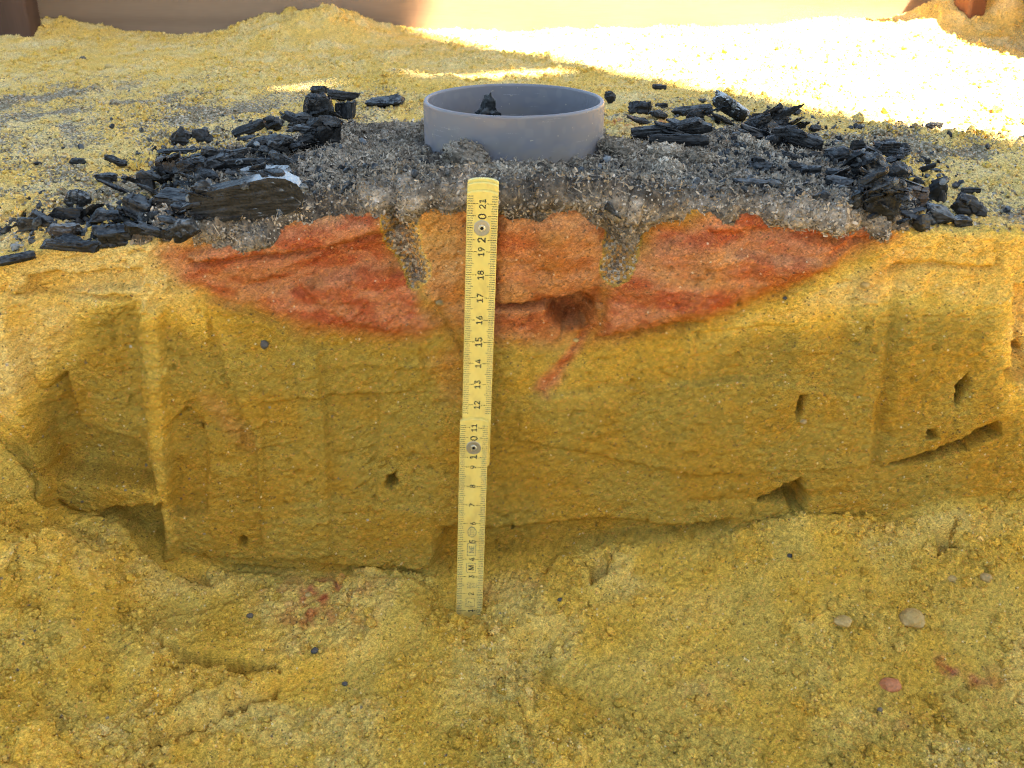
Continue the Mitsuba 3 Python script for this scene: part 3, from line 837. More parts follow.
def slat(s0, s1, z0, th, shift=0., round_top=True, round_bot=False):
    import shapely
    w = RW / 2

    def cap(yc, sgn, depth):
        t = np.linspace(0, np.pi, 15)[1:-1]
        return [(sgn * w * np.cos(q), yc + sgn * depth * np.sin(q)) for q in t]
    pts = [(-w, s0), (w, s0)] if not round_bot else [(-w, s0)] + [(-w * np.cos(q), s0 - .003 * np.sin(q)) for q in np.linspace(0, np.pi, 15)[1:-1]] + [(w, s0)]
    pts += [(w, s1)] + (cap(s1, 1, .0018) if round_top else []) + [(-w, s1)]
    poly = shapely.Polygon(pts)
    if not poly.is_valid:
        poly = poly.buffer(0)
    layers = []
    b = .00025
    m = trimesh.creation.extrude_polygon(poly.buffer(-b), th, engine='earcut')
    m2 = trimesh.creation.extrude_polygon(poly, th - 2 * b, engine='earcut')
    m2.apply_translation([0, 0, b])
    h = trimesh.convex.convex_hull(np.vstack([m.vertices, m2.vertices]))
    v = to_ruler(h.vertices + np.array([shift, 0, z0]))
    h = trimesh.Trimesh(v, h.faces, process=False)
    h.fix_normals()
    return h


TH = .0022
Z1 = 0.0                                   # front face of the lower slat is Z1 + TH
lower = add(f'{ruler}__lower_slat', slat(-.004, .1125, 0.0, TH), 'rule_mat', smooth=25)
upper = add(f'{ruler}__upper_slat', slat(.0905, .2134, -TH - .0002, TH, .0009, True, True), 'rule_mat', smooth=25)
rear = add(f'{ruler}__rear_slat', slat(.150, .2160, -2 * TH - .0004, TH, .0009), 'rule_mat', smooth=25)
rear2 = add(f'{ruler}__rear_slat', slat(.150, .2171, -3 * TH - .0006, TH, .0009), 'rule_mat', smooth=25)


def boxes(list_):
    vs, fs = [], []
    cv = np.array([[0, 0], [1, 0], [1, 1], [0, 1]], float)
    for k, (x0, x1, y0, y1, z, sh) in enumerate(list_):
        q = np.array([[x0, y0, z], [x1, y0, z], [x1, y1, z], [x0, y1, z]]) + np.array([sh, 0, 0])
        vs.append(q); fs.append(np.array([[0, 1, 2], [0, 2, 3]]) + 4 * k)
    v = to_ruler(np.vstack(vs))
    f = np.vstack(fs)
    n = np.cross(v[f[0, 1]] - v[f[0, 0]], v[f[0, 2]] - v[f[0, 0]])
    return v, (f if n @ ew > 0 else f[:, ::-1])


def front(s):
    """(height of the printed face, sideways shift) of the slat that shows at the mark s."""
    return (TH + .00006, 0.) if s < .1115 else (-.0002 + .00006, .0009)


for part, rng_s, par in (('lower', range(6, 112), lower), ('upper', range(116, 214), upper)):
    ticks, longs = [], []
    for mm in rng_s:
        s = mm * .001
        z, sh = front(s)
        w = RW / 2 - .00025
        ln = .0023 if mm % 5 else .0030
        h = .00016
        if mm % 10 == 0:
            longs += [(-w, -.0017, s - h * .8, s + h * .8, z, sh), (.0017, w, s - h * .8, s + h * .8, z, sh)] if mm not in (100, 200) else [(-w, -.0037, s - h, s + h, z, sh), (.0037, w, s - h, s + h, z, sh)]
        else:
            ticks += [(-w, -w + ln, s - h, s + h, z, sh), (w - ln, w, s - h, s + h, z, sh)]
        if mm in (95, 105, 195, 205):
            longs += [(-w, -w + .0036, s - h * .8, s + h * .8, z, sh), (w - .0036, w, s - h * .8, s + h * .8, z, sh)]
    scene[f'{par}__scale_marks'] = mikit.ply(boxes(ticks), 'print_grey_mat'); labels[f'{par}__scale_marks'] = {'kind': 'stuff'}
    scene[f'{par}__centimetre_marks'] = mikit.ply(boxes(longs), 'print_mat'); labels[f'{par}__centimetre_marks'] = {'kind': 'stuff'}


def letters(par, text, s, height, bold=False, dx=0., mat='print_mat'):
    z, sh = front(s)
    m = meshkit.text_mesh(text, height, .00004, bold=bold or mat == 'print_mat')
    v = np.array(m.vertices)
    v[:, 0] -= (v[:, 0].min() + v[:, 0].max()) / 2
    v[:, 1] -= (v[:, 1].min() + v[:, 1].max()) / 2
    q = np.stack([-v[:, 1] + dx + sh, v[:, 0] + s, v[:, 2] + z - .00002], 1)      # reads upwards
    mm = trimesh.Trimesh(to_ruler(q), m.faces, process=False)
    add(f'{par}__numeral', mm, mat, smooth=False)


for c in (1, 2, 3, 4, 5, 6, 7, 8, 9, 11):
    letters(lower, str(c), c * .01 + (.0 if c > 6 else .0), .0024 if c != 5 else .0027, bold=(c == 5), dx=.0 if c > 6 else .0006)
letters(lower, '1', .0952, .0030, True); letters(lower, '0', .1047, .0030, True)
for c in (12, 13, 14, 15, 16, 17, 18, 19, 21):
    letters(upper, str(c), c * .01, .0025 if c != 15 else .0028, bold=(c == 15))
letters(upper, '2', .1950, .0031, True); letters(upper, '0', .2048, .0031, True)


def frame_mark(s, hs, w, name, mat='print_grey_mat', th=.00022, oval=False, dx=.0003):
    z, sh = front(s)
    if oval:
        import shapely
        r = shapely.Point(0, 0).buffer(1, 10)
        ring = shapely.Polygon(r.exterior.coords, [shapely.Polygon(r.exterior.coords).buffer(-.16).exterior.coords])
        m = trimesh.creation.extrude_polygon(ring, .00004, engine='earcut')
        v = np.array(m.vertices) * np.array([w / 2, hs / 2, 1]) + np.array([dx + sh, s, z - .00002])
        add(f'{lower}__{name}', trimesh.Trimesh(to_ruler(v), m.faces, process=False), mat, smooth=False)
        return
    a, b = w / 2, hs / 2
    bx = [(-a, a, s - b, s - b + th, z, sh), (-a, a, s + b - th, s + b, z, sh), (-a, -a + th, s - b + th, s + b - th, z, sh), (a - th, a, s - b + th, s + b - th, z, sh)]
    bx = [(x0 + dx, x1 + dx, y0, y1, zz, q) for x0, x1, y0, y1, zz, q in bx]
    scene[f'{lower}__{name}'] = mikit.ply(boxes(bx), mat)


frame_mark(.0150, .0052, .0042, 'arrow_frame'); letters(lower, '7', .0150, .0020, False, .0003, 'print_grey_mat')
letters(lower, 'EG', .0250, .0020, False, -.0004, 'print_grey_mat'); letters(lower, '02', .0250, .0019, False, .0022, 'print_grey_mat')
frame_mark(.0352, .0054, .0046, 'letter_frame'); letters(lower, 'M', .0352, .0026, True, .0003)
frame_mark(.0455, .0070, .0042, 'mark_frame', 'print_grey_mat', .0003); letters(lower, 'NE', .0455, .0022, True, .0003, 'print_grey_mat')
frame_mark(.0553, .0058, .0042, 'class_oval', oval=True); letters(lower, 'III', .0553, .0020, False, .0003, 'print_grey_mat')


def disc(r0, r1, z0, z1, s, sh, name, mat, par):
    v, f = lathe([(r0, z0), (r1, z0), (r1, z1 - .00015), (r1 - .00015, z1), (r0, z1)] if r0 > 0 else [(1e-6, z0), (r1, z0), (r1, z1 - .00010), (r1 - .0001, z1), (1e-6, z1)], 48)
    q = to_ruler(v + np.array([sh, s, 0]))
    m = trimesh.Trimesh(*meshkit.arrays((q, f))[:2], process=False)
    m.fix_normals()
    return add(f'{par}__{name}', m, mat, smooth=30)


for s, z, sh, par in ((.100, TH, 0., lower), (.200, -.0002, .0009, upper)):
    disc(.0012, .0033, z - .0002, z + .00035, s, sh, 'rivet', 'metal_mat', par)
    disc(.0007, .0014, z - .0002, z + .0006, s, sh, 'eyelet', 'metal_bright_mat', par)
    disc(0, .0008, z - .0002, z + .00012, s, sh, 'rivet_hole', 'hole_mat', par)

# ------------------------------------------------------------------ charcoal
def charcoal_mesh(L, Dp, H, seed, shape='block', edge=None):
    """A broken piece of charred wood: faceted, split along its grain (x axis), cracked across it."""
    r = np.random.default_rng(seed)
    c = np.array([[sx, sy, sz] for sx in (-1, 1) for sy in (-1, 1) for sz in (-1, 1)], float)
    if shape == 'wedge':
        c[c[:, 0] > 0, 2] = c[c[:, 0] > 0, 2] * .18 - .55
        c[:, 1] *= .85
    elif shape == 'shard':
        c[c[:, 2] > 0, 0] = c[c[:, 2] > 0, 0] * .12 + r.uniform(-.1, .35); c[c[:, 2] > 0, 1] *= .3
    elif shape == 'log':
        a = np.arange(10) * 2 * np.pi / 10
        c = np.concatenate([np.stack([np.full(10, sx), np.cos(a) * (1 if abs(sx) < .8 else .72), np.sin(a) * (1 if abs(sx) < .8 else .72)], 1) for sx in (-1, -.72, .72, 1)])
        c[:, 1:] *= 1 + .12 * r.normal(size=(len(c), 1))
    elif shape == 'round':
        c = r.normal(size=(26, 3)); c /= np.linalg.norm(c, axis=1, keepdims=True)
    elif shape == 'slab_round':      # flat slab with one rounded end
        a = np.linspace(-np.pi / 2, np.pi / 2, 7)
        o = np.concatenate([[(-1, -.75), (-1, .55)], np.stack([.45 + .55 * np.cos(a), np.sin(a)], 1) * [1, .95]])
        c = np.concatenate([np.column_stack([o[:, 0], np.full(len(o), s), o[:, 1]]) for s in (-1, 1)])
    if shape in ('block', 'wedge', 'shard'):
        c = c * (1 - r.uniform(0, .42, c.shape))
        extra = r.uniform(-1, 1, (7, 3))
        for q in extra:
            q[r.integers(0, 3)] = r.choice([-1, 1]) * r.uniform(.7, 1)
        c = np.vstack([c, extra * .92])
    hull = trimesh.convex.convex_hull(c * np.array([L, Dp, H]) / 2)
    import manifold3d as m3
    man = m3.Manifold(m3.Mesh(vert_properties=np.asarray(hull.vertices, np.float32), tri_verts=np.asarray(hull.faces, np.uint32)))
    ext = np.array([L, Dp, H]) / 2
    for _ in range(3 if shape not in ('log', 'slab_round') else 1):      # broken faces
        q = r.normal(size=3); q /= np.linalg.norm(q)
        off = -np.abs(q * ext).sum() * r.uniform(.50, .72)
        cut = man.trim_by_plane(q.tolist(), float(off))
        if cut.volume() > .55 * man.volume():
            man = cut
    for _ in range(2):                                                    # notches where splinters have come away along the grain
        sy, sz = r.choice([-1, 1], 2)
        nb = m3.Manifold.cube([L * r.uniform(.3, .7), Dp * .5, H * r.uniform(.25, .45)], True).rotate([float(r.uniform(-25, 25)), float(r.uniform(-8, 8)), float(r.uniform(-8, 8))])
        nb = nb.translate([float(r.choice([-1, 1]) * L * .42), float(sy * Dp * .5), float(sz * H * .5)])
        if shape != 'slab_round':
            man = man - nb
    mm = man.to_mesh()
    m = trimesh.Trimesh(mm.vert_properties[:, :3], mm.tri_verts, process=True)
    size = max(L, Dp, H)
    e = edge or max(size / 17, .0009)
    v, f = trimesh.remesh.subdivide_to_size(np.array(m.vertices), np.array(m.faces), e, max_iter=14)
    m = trimesh.Trimesh(v, f, process=True)
    m.merge_vertices()
    v, n = np.array(m.vertices), np.array(m.vertex_normals)
    o = r.uniform(0, 50, 3)
    k = 1 / max(min(Dp, H, L), .004)
    d = .13 * (meshkit.fbm(v * k * 1.4 + o, 3, seed) - .5)                               # lumps
    d = d + .14 * (meshkit.noise(v * np.array([.5, 5.5, 5.5]) * k + o, seed + 1) - .5)    # split along the grain
    crack = np.abs(meshkit.noise(v * np.array([2.4, .9, .9]) * k + o, seed + 2) - .5)
    d = d - .09 * np.exp(-(crack / .03) ** 2)
    d = d + .06 * (meshkit.noise(v * np.array([4, 14, 14]) * k + o, seed + 3) - .5)
    end = ss(.6, .95, np.abs(n[:, 0]))
    d = d + end * .22 * (meshkit.noise(v * np.array([1, 7, 7]) * k + o, seed + 4) - .5)   # torn ends
    v = v + n * (d / k * (.4 if shape == 'slab_round' else 1.))[:, None]
    m = trimesh.Trimesh(v, m.faces, process=False)
    m.fix_normals()
    return m


def charcoal(px0, py0, px1, py1, label, shape='block', lean=0., yaw=None, film=.12, brown=0., depth=.62, seed=0, group=None, grain='x', sink=.12, name='charcoal', cat='charcoal', onto=None, fat=1., skin=0.):
    """Builds one piece whose picture in the photograph spans the given box; it stands where the ray through the box's foot meets the heap."""
    cx = (px0 + px1) / 2
    p = hit_top(cx, py1 - .10 * (py1 - py0)) if onto is None else np.array(onto)
    dep = (p - CAM) @ fwd
    w, h = (px1 - px0) * dep / FOC, (py1 - py0) * dep / FOC
    rl = math.radians(lean)
    Dp = depth * min(w, 2.4 * h)
    H = max(.35 * h, h - .20 * Dp)
    L = w
    if abs(lean) > 8:                         # a leaning piece is longer and thinner than its box
        L = min(math.hypot(w, H), w / max(.3, math.cos(rl)))
        H = max(.3 * H, H - abs(math.sin(rl)) * L * .72)
    H *= fat
    if grain == 'z':
        m = charcoal_mesh(H, Dp, L, seed * 13 + 5, shape)
        m.apply_transform(trimesh.transformations.rotation_matrix(math.pi / 2, [0, 1, 0]))
    else:
        m = charcoal_mesh(L, Dp, H, seed * 13 + 5, shape)
    r = np.random.default_rng(seed + 900)
    yw = math.radians(r.uniform(-22, 22) if yaw is None else yaw)
    m.apply_transform(trimesh.transformations.euler_matrix(r.uniform(-.12, .12), rl, 0))
    m.apply_transform(trimesh.transformations.rotation_matrix(yw, [0, 0, 1]))
    for _ in range(3):
        lo, hi = m.bounds
        m.apply_scale([w / (hi[0] - lo[0]), 1, 1])
        up_ = np.asarray(m.vertices) @ up
        kz = np.clip(h / (up_.max() - up_.min()), .6, 1.6)
        m.apply_scale([1, 1 if kz > 1 else kz ** .5, kz])
    lo, hi = m.bounds
    m.apply_translation([p[0] - (lo[0] + hi[0]) / 2, p[1] - lo[1] - .3 * (hi[1] - lo[1]), p[2] - lo[2] - sink * min(hi[2] - lo[2], .012)])
    mm = trimesh.graph.smooth_shade(m, angle=math.radians(30), facet_minarea=None)
    v, n = np.array(mm.vertices), np.array(mm.vertex_normals)
    uf = film * (ss(.1, .9, n[:, 2]) * 1.1 + .06) * (.2 + 1.1 * meshkit.fbm(v * 110 + seed, 3, seed)) * .62
    if skin:                                  # ash skin on the right end
        fr = (v[:, 0] - v[:, 0].min()) / np.ptp(v[:, 0])
        uf = uf + skin * ss(.58, .74, fr + .1 * n[:, 2]) * ss(.25, .6, n[:, 2] + .3 * n[:, 0])
    return add(name, mm, 'char_mat', label, cat, group, smooth=True, uv=np.stack([uf, np.full(len(v), brown)], 1)), m


PIECES = [
    # left side of the heap
    (239, 160, 292, 181, 'charcoal strip with silvery striped grain just behind the largest slab', dict(film=1.1, seed=2, shape='block', lean=-3)),
    (192, 172, 306, 225, 'largest black charcoal slab, lying left of the ring with a rounded right end', dict(shape='slab_round', lean=-7, yaw=4, film=.10, seed=1, depth=.22, sink=.05, skin=1.)),
    (148, 184, 199, 209, 'broad flat charcoal slab touching the left end of the largest slab', dict(film=.22, seed=3, lean=5)),
    (155, 155, 186, 183, 'cracked charcoal block with a frayed pale front, left of the heap', dict(film=.45, brown=.25, seed=4, grain='z')),
    (197, 143, 244, 174, 'smooth dull charcoal slab leaning at the middle of the left pile', dict(film=.28, seed=5, lean=-12)),
    (246, 134, 294, 155, 'arched charcoal lump with a hollow front, behind the silvery strip', dict(shape='round', film=.2, seed=6)),
    (224, 156, 296, 169, 'long thin charcoal stick lying across the left pile behind the silvery strip', dict(film=.22, seed=7, depth=.3)),
    (231, 119, 266, 138, 'tapering charcoal stick rising to the right at the back of the left pile', dict(shape='log', lean=-16, film=.15, seed=8, depth=.4)),
    (264, 116, 284, 132, 'small rounded charcoal piece beside a tilted flat piece, back of the left pile', dict(shape='round', film=.2, seed=9)),
    (281, 109, 308, 128, 'flat charcoal piece sloping down to the right in front of the square upright block', dict(lean=24, film=.2, seed=10, depth=.5)),
    (304, 94, 336, 125, 'square upright charcoal block with a flat top, left of the ring', dict(film=.25, seed=11, grain='z', depth=.8)),
    (306, 118, 342, 148, 'black triangular charcoal wedge in front of the square upright block', dict(shape='wedge', film=.04, seed=12, lean=6)),
    (310, 86, 329, 95, 'small charcoal roll lying just behind the square upright block', dict(shape='log', film=.4, seed=13)),
    (326, 89, 360, 102, 'dark flat charcoal slab behind and right of the square upright block', dict(film=.12, seed=14, lean=8)),
    (335, 100, 357, 122, 'rough charcoal lump touching the right side of the square upright block', dict(film=.25, seed=15, grain='z')),
    (364, 96, 405, 110, 'curled charcoal piece with a whitish top, nearest the ring on its left', dict(film=.6, seed=16, shape='log', lean=-7)),
    (168, 125, 192, 146, 'small charcoal spur sticking up at the back left of the pile', dict(shape='shard', film=.2, seed=17)),
    (191, 129, 213, 144, 'small black charcoal heap top right of the spur at the back left', dict(shape='shard', film=.05, seed=18)),
    (156, 145, 195, 154, 'thin charcoal plate lying flat at the back left of the pile', dict(film=.15, seed=19)),
    (184, 157, 208, 176, 'charcoal cube between the cracked block and the smooth dull slab', dict(film=.2, seed=20)),
    (121, 193, 158, 224, 'faceted charcoal block left of the broad flat slab', dict(film=.22, seed=21, lean=14)),
    (137, 170, 155, 192, 'upright charcoal chip at the left foot of the cracked block', dict(film=.2, seed=22, grain='z')),
    (89, 220, 136, 248, 'rough charcoal block with a ragged front, near the cut edge on the left', dict(film=.18, seed=23)),
    (134, 222, 172, 242, 'charcoal piece sloping down right, at the cut edge below the broad flat slab', dict(lean=16, film=.2, seed=24)),
    (170, 219, 200, 244, 'grey dusted charcoal lump at the cut edge below the left end of the largest slab', dict(film=.55, seed=25, shape='round')),
    (64, 190, 92, 209, 'rounded grey charcoal lump lying on a dark flat wedge at far left', dict(shape='round', film=.7, seed=26)),
    (48, 206, 84, 220, 'dark flat charcoal wedge under the rounded grey lump at far left', dict(shape='wedge', film=.06, seed=27, yaw=170)),
    (16, 217, 42, 233, 'charcoal block second from the left edge of the photograph', dict(film=.3, seed=28)),
    (30, 207, 54, 228, 'small charcoal slab leaning against the block near the left edge', dict(lean=28, film=.3, seed=29)),
    (38, 237, 101, 253, 'long flat charcoal slab lying along the cut edge at far left', dict(film=.3, seed=30, lean=4, depth=.35)),
    (45, 222, 80, 240, 'crumbly grey charcoal lump behind the long flat slab at far left', dict(shape='round', film=.6, brown=.3, seed=31)),
    (-6, 249, 35, 266, 'charcoal rod cut off by the left edge of the photograph', dict(shape='log', lean=-8, film=.2, seed=32, depth=.4)),
    (94, 170, 117, 184, 'small bluish faceted charcoal block alone on the sand, left of the pile', dict(film=.35, seed=33)),
    (104, 155, 127, 167, 'small charcoal stick alone on the sand, sloping down right, left of the pile', dict(lean=18, film=.2, seed=34, depth=.4)),
    (69, 156, 87, 165, 'small black charcoal crumb alone on the sand, farthest left behind the pile', dict(film=.05, seed=35)),
    # behind and right of the ring
    (711, 94, 750, 125, 'bluish rounded charcoal log sloping down right, topmost of the right pile', dict(shape='log', lean=30, film=2.0, seed=40, depth=.55, yaw=0, fat=1.9)),
    (670, 103, 713, 117, 'long charcoal piece with a blunt left end, left of the bluish log', dict(lean=-6, film=.3, seed=41, depth=.4)),
    (687, 114, 722, 124, 'charcoal slat wedged under the left end of the bluish log', dict(film=.15, seed=42, depth=.5)),
    (630, 121, 712, 141, 'longest curved charcoal branch lying right of the ring', dict(shape='log', lean=-7, film=.28, seed=43, depth=.22, yaw=0)),
    (649, 134, 709, 147, 'black charcoal branch lying just below the longest curved branch', dict(shape='log', film=.05, seed=44, depth=.25)),
    (604, 92, 616, 105, 'small charcoal lump touching the right rim of the ring', dict(shape='round', film=.25, seed=45)),
    (628, 99, 653, 115, 'charcoal wedge on the reddish sand right of the ring', dict(shape='wedge', film=.2, seed=46, yaw=175)),
    (652, 82, 667, 90, 'small charcoal crumb farthest behind the right pile, in the shade near the sunlit sand', dict(film=.2, seed=47)),
    (655, 101, 669, 108, 'small flat charcoal chip between the wedge and the long blunt piece', dict(film=.1, seed=48)),
    (769, 106, 789, 139, 'pointed charcoal shard standing upright on the right pile', dict(shape='shard', film=.06, seed=49, grain='x')),
    (743, 119, 778, 136, 'upper of two charcoal slats sloping down right, left of the pointed shard', dict(lean=18, film=.2, seed=50, depth=.4)),
    (738, 126, 785, 145, 'lower of two charcoal slats sloping down right, left of the pointed shard', dict(lean=20, film=.25, seed=51, depth=.3)),
    (751, 112, 769, 121, 'little charcoal chip behind the two sloping slats', dict(film=.2, seed=52)),
    (784, 126, 822, 151, 'charcoal block just right of the pointed shard', dict(film=.2, seed=53, lean=14)),
    (872, 138, 900, 157, 'striped charcoal block at the far back of the right pile', dict(film=.22, seed=54)),
    (898, 143, 910, 150, 'small black charcoal crumb right of the striped block', dict(shape='round', film=.05, seed=55)),
    (862, 145, 884, 160, 'charcoal chunk in front of the striped block, sloping down right', dict(lean=22, film=.15, seed=56)),
    (848, 141, 867, 157, 'round dark charcoal lump left of the striped block', dict(shape='round', film=.1, seed=57)),
    (823, 144, 850, 163, 'charcoal piece with grey streaks between the pointed shard and the round dark lump', dict(film=.4, seed=58, lean=-10)),
    (850, 152, 888, 180, 'big ash dusted charcoal lump in the middle of the right pile', dict(shape='round', film=.4, seed=59)),
    (883, 158, 910, 171, 'brownish flat charcoal piece right of the big dusted lump', dict(film=.1, brown=.7, seed=60)),
    (885, 171, 923, 199, 'broad bluish charcoal slab behind the upright grained block', dict(film=.5, seed=61, lean=18)),
    (896, 184, 932, 208, 'brown tinted charcoal block with stepped layers in the right pile', dict(film=.1, brown=.75, seed=62)),
    (863, 177, 903, 224, 'upright charcoal block with vertical grain at the right end of the ash', dict(film=.32, seed=63, grain='z', lean=6, depth=.6)),
    (925, 179, 947, 204, 'glossy black rounded charcoal lump at the right of the pile', dict(shape='round', film=.02, seed=64)),
    (924, 202, 957, 227, 'bluish charcoal wedge at the front right of the pile', dict(shape='wedge', film=.55, seed=65)),
    (953, 190, 988, 217, 'isolated black charcoal wedge farthest right', dict(shape='wedge', film=.03, seed=66, lean=8)),
    (961, 186, 980, 194, 'small flat charcoal chip behind the isolated black wedge', dict(film=.1, seed=67)),
    (951, 213, 973, 228, 'small grey charcoal chip in front of the isolated black wedge', dict(film=.6, seed=68)),
    (911, 214, 932, 232, 'dark charcoal lump at the cut edge, right of the upright grained block', dict(shape='round', film=.1, seed=69)),
    (846, 190, 867, 210, 'bluish charcoal knob left of the upright grained block', dict(shape='round', film=.6, seed=70)),
    (824, 163, 852, 180, 'charcoal piece half sunk in ash left of the big dusted lump', dict(film=.25, seed=71, sink=.3)),
    (732, 175, 782, 190, 'flat charcoal strip half sunk in the ash below the pale lumps', dict(film=.3, seed=72, depth=.35, lean=6, sink=.3)),
    (747, 154, 767, 171, 'dark charcoal lump in the ash below the whitish lump', dict(shape='round', film=.15, seed=73, sink=.3)),
    (781, 147, 806, 161, 'charcoal splinter in the ash below the block right of the shard', dict(film=.2, seed=74, lean=20, sink=.2)),
    (800, 162, 822, 178, 'bluish charcoal chip in the ash left of the half sunk piece', dict(film=.5, seed=75, sink=.2)),
    (926, 120, 943, 128, 'small charcoal chip alone on the sand near the sunlit area at right', dict(film=.2, seed=76)),
    (604, 196, 622, 214, 'bluish charcoal flake in the ash right of the ruler', dict(film=.4, seed=77, shape='wedge', lean=30, sink=.4)),
]
placed = []
for x0, y0, x1, y1, lab, kw in PIECES:
    key, m = charcoal(x0, y0, x1, y1, lab, **kw)
    placed.append(m)
HM_BARE = HM.copy()
for m in placed:
    stack(m)
key, m = charcoal(468, 93, 504, 141, 'dark charcoal chunk standing inside the plastic ring', shape='shard', film=.3, seed=80, onto=(-.0145, .125, .2045), sink=0)

# grey end grain of the largest slab: an ash skin over its rounded end is part of that slab's film above
LUMPS = [
    (650, 143, 682, 160, 'pale fluffy ash lump in the ash right of the ring', .85, 101), (684, 150, 714, 164, 'grey ash lump right of the pale fluffy lump', .5, 102),
    (739, 136, 755, 149, 'beige ash lump below the bluish log', .7, 103), (757, 140, 773, 152, 'whitish ash lump right of the beige one', .95, 104),
    (445, 137, 490, 168, 'long grey ash clod leaning against the front of the ring', .42, 105), (600, 139, 642, 156, 'olive grey ash roll at the right foot of the ring', .35, 106),
    (655, 158, 684, 178, 'pale ash clod below the pale fluffy lump', .7, 107), (716, 204, 724, 214, 'white ash bit at the cut edge right of the soot run', 1.0, 108)]
for x0, y0, x1, y1, lab, sh, sd in LUMPS:
    p = hit_top((x0 + x1) / 2, y1 - 2)
    dep = (p - CAM) @ fwd
    w, h = (x1 - x0) * dep / FOC, (y1 - y0) * dep / FOC
    v, f = ico(4, sd, .35)
    v = v * (1 + .16 * (meshkit.fbm(v * 6 + sd, 3, sd) - .5) + .12 * (meshkit.noise(v * 16 + sd, sd) - .5))[:, None]
    v = v * np.array([w / 2, min(w, h) * .6, h / 2 * .95])
    v = v @ trimesh.transformations.euler_matrix(0, math.radians({105: 16, 106: 12}.get(sd, 0)), 0)[:3, :3].T
    v = v + p + np.array([0, .003, h * .22])
    tm = trimesh.Trimesh(v, f, process=False)
    rl = np.random.default_rng(sd)
    q = rl.integers(0, len(v), int(500 * w / .02))
    fv, ff, fu = flakes(v[q], np.asarray(tm.vertex_normals)[q], rl, sh - .45)
    uu = np.column_stack([np.full(len(v), sh) * (.55 + .5 * meshkit.noise(v * 500, sd)), np.full(len(v), .5)])
    add('ash_lump', (np.vstack([v, fv]), np.vstack([f, ff + len(v)])), 'ash_mat', lab, 'ash lump', smooth=True, uv=np.vstack([uu, fu]))

# small crumbs of charcoal: alike, in groups
r4 = np.random.default_rng(11)
CR = [ico(1, s + 50, .5) for s in range(6)]


def crumbs(n, boxes_, size, label, group):
    for k in range(n):
        b = boxes_[k % len(boxes_)]
        px, py = r4.uniform(b[0], b[2]), r4.uniform(b[1], b[3])
        p = hit_top(px, py)
        v, f = CR[k % 6]
        s = r4.uniform(*size)
        v = v * np.array([1.3, .9, .65]) * s
        v = v @ trimesh.transformations.random_rotation_matrix(r4.random(3))[:3, :3].T + np.array([p[0], p[1], drop(p[0], p[1]) + s * .35])
        add('charcoal_crumb', (v, f), 'char_mat', label, 'charcoal', group, smooth=False, uv=np.column_stack([np.full(len(v), r4.uniform(.05, .5)), np.zeros(len(v))]))


r5 = np.random.default_rng(23)


def fragments(n, zones, label, group, film=.25):
    for k in range(n):
        z = zones[k % len(zones)]
        px, py, w = r5.uniform(z[0], z[2]), r5.uniform(z[1], z[3]), r5.uniform(12, 30)
        h = w * r5.uniform(.28, .7)
        charcoal(px - w / 2, py - h, px + w / 2, py, label, shape=r5.choice(['block', 'wedge', 'shard', 'wedge', 'round']), lean=r5.uniform(-28, 28), film=film * r5.uniform(.3, 1.3), seed=300 + int(r5.integers(0, 9999)),
                 group=group, depth=.7, yaw=r5.uniform(-60, 60), name='charcoal_fragment')


fragments(84, [(145, 140, 235, 205), (225, 125, 320, 178), (60, 218, 200, 246), (110, 185, 200, 238), (150, 165, 215, 215), (200, 150, 300, 185), (290, 112, 345, 150)], 'small charcoal fragment lying among the larger charcoals left of the ring', 'charcoal fragments left of the ring')
fragments(84, [(850, 170, 920, 225), (800, 145, 905, 200), (840, 165, 935, 230), (710, 112, 800, 150), (740, 130, 830, 180), (630, 115, 720, 145)], 'small charcoal fragment lying among the larger charcoals right of the ring', 'charcoal fragments right of the ring')
crumbs(20, [(20, 120, 160, 210), (90, 90, 260, 130), (0, 200, 110, 262), (130, 140, 240, 200)], (.0008, .0022), 'tiny charcoal crumb strewn on the sand around the left pile', 'charcoal crumbs around the left pile')
crumbs(20, [(820, 125, 1000, 180), (640, 85, 780, 125), (900, 180, 1010, 235), (860, 150, 960, 215)], (.0008, .0022), 'tiny charcoal crumb strewn on the sand around the right pile', 'charcoal crumbs around the right pile')
crumbs(14, [(230, 150, 330, 200), (700, 120, 800, 190), (330, 120, 420, 190), (600, 150, 760, 200)], (.0010, .0028), 'small charcoal bit lying in the grey ash', 'charcoal bits in the ash')

# fine charcoal grit between the pieces: nobody could count it
CHIP = [(v * np.array([1.5, .9, .45]), f) for v, f in (ico(0, q + 70, .8) for q in range(6))]
r6 = np.random.default_rng(41)
gp, HM_FULL, HM = [], HM, HM_BARE
for z, n in [((140, 140, 240, 210), 420), ((215, 125, 330, 180), 330), ((30, 205, 190, 248), 330), ((800, 140, 930, 228), 620), ((700, 110, 810, 155), 330), ((230, 150, 420, 200), 150), ((610, 135, 870, 205), 330)]:
    for k in range(n):
        px, py = np.clip(r6.normal((z[0] + z[2]) / 2, (z[2] - z[0]) / 3.2), z[0] - 30, z[2] + 30), np.clip(r6.normal((z[1] + z[3]) / 2, (z[3] - z[1]) / 3.2), z[1] - 12, z[3] + 8)
        p = hit_top(px, py)
        if p[1] > np.interp(p[0], xs, yt) + .004 and np.hypot(p[0], p[1] - .123) > .05:
            gp.append(p)
gp, HM = np.array(gp), HM_FULL
gs = r6.gamma(1.6, .0006, len(gp)).clip(.0004, .0021)
scatter('charcoal_grit', gp + np.array([0, 0, .0004]), gs, CHIP, 'char_mat', np.column_stack([r6.uniform(.0, .25, len(gp)), np.zeros(len(gp))]), 6, 'fine black charcoal grit between the larger pieces on both sides of the ring', smooth=False)

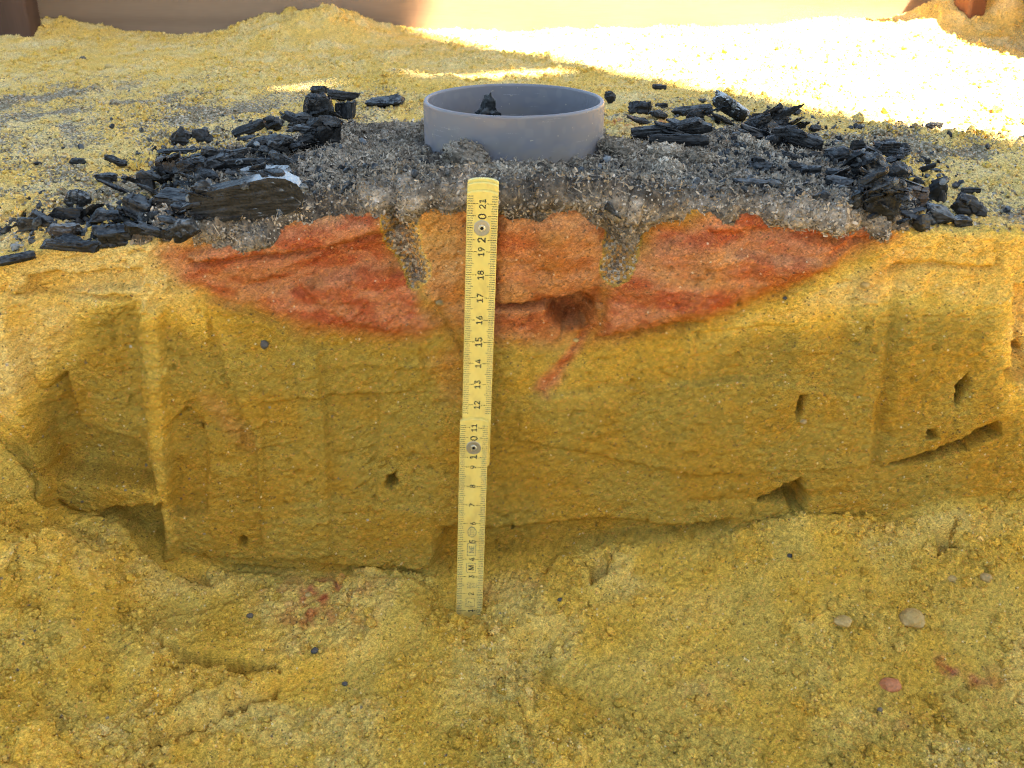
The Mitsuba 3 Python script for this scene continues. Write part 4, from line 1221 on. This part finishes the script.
# ------------------------------------------------------------------ pebbles and bits on floor and face
def pebble(px, py, w, label, red=0., dark=0., where='floor', seed=0, flat=.7, group=None, name='pebble'):
    p = {'floor': hit_floor, 'top': hit_top, 'face': hit_face}[where](px, py)
    dep = (p - CAM) @ fwd
    s = w * dep / FOC / 2
    v, f = ico(3, seed + 200, .32)
    v = v * np.array([1, .85, flat]) * s + p + (np.array([0, -.3 * s, 0]) if where == 'face' else np.array([0, 0, s * .12]))
    add(name, (v, f), 'stone_mat', label, 'pebble', group, smooth=True, uv=np.column_stack([np.full(len(v), red), np.full(len(v), dark)]))


pebble(912, 620, 26, 'largest pale pebble on the floor at right', seed=1)
pebble(843, 622, 18, 'flat whitish pebble on the floor left of the largest pale pebble', seed=2, flat=.5)
pebble(890, 686, 20, 'reddish brown pebble on the floor at lower right', red=.9, seed=3)
pebble(986, 578, 12, 'pale grey pebble on the floor near the right edge', dark=.2, seed=4)
pebble(880, 710, 0.1 + 6, 'tiny dark pebble below the reddish brown one', dark=.8, seed=5)
pebble(109, 68, 9, 'white pebble on the top surface at upper left', where='top', seed=6)
pebble(83, 59, 7, 'dark pebble on the top surface left of the white one', dark=.9, where='top', seed=7)
pebble(862, 282, 9, 'white pebble stuck in the face below the right pile', where='face', seed=8)
pebble(802, 421, 7, 'small pebble in the slit of the face right of centre', where='face', dark=.3, seed=9)
pebble(782, 296, 5, 'dark bit stuck in the face under the red sand at right', where='face', dark=1., seed=10)
pebble(266, 341, 8, 'black charcoal bit stuck in the face under the red sand at left', where='face', dark=1., seed=11, flat=1.2)
pebble(438, 301, 8, 'grey pebble in the crack left of the ruler', where='face', dark=.35, seed=12)
pebble(574, 342, 6, 'small white pebble at the top of the red streak', where='face', seed=13)
pebble(308, 595, 6, 'white pebble at the upper edge of the pinkish patch', seed=14)
pebble(368, 622, 6, 'white pebble right of the pinkish patch', seed=15)
pebble(345, 684, 6, 'black bit on the floor below the pinkish patch', dark=1., seed=16)
pebble(315, 651, 8, 'bluish black bit in the pinkish patch', dark=1., seed=17)
pebble(250, 616, 7, 'bluish black bit on the floor left of the pinkish patch', dark=.9, seed=18)
pebble(560, 600, 5, 'black bit on the floor below the overhang', dark=1., seed=19)
pebble(790, 556, 6, 'black bit on the floor below the notch', dark=1., seed=20)
pebble(952, 580, 11, 'whitish pebble on the floor between right edge and largest pale pebble', seed=21)
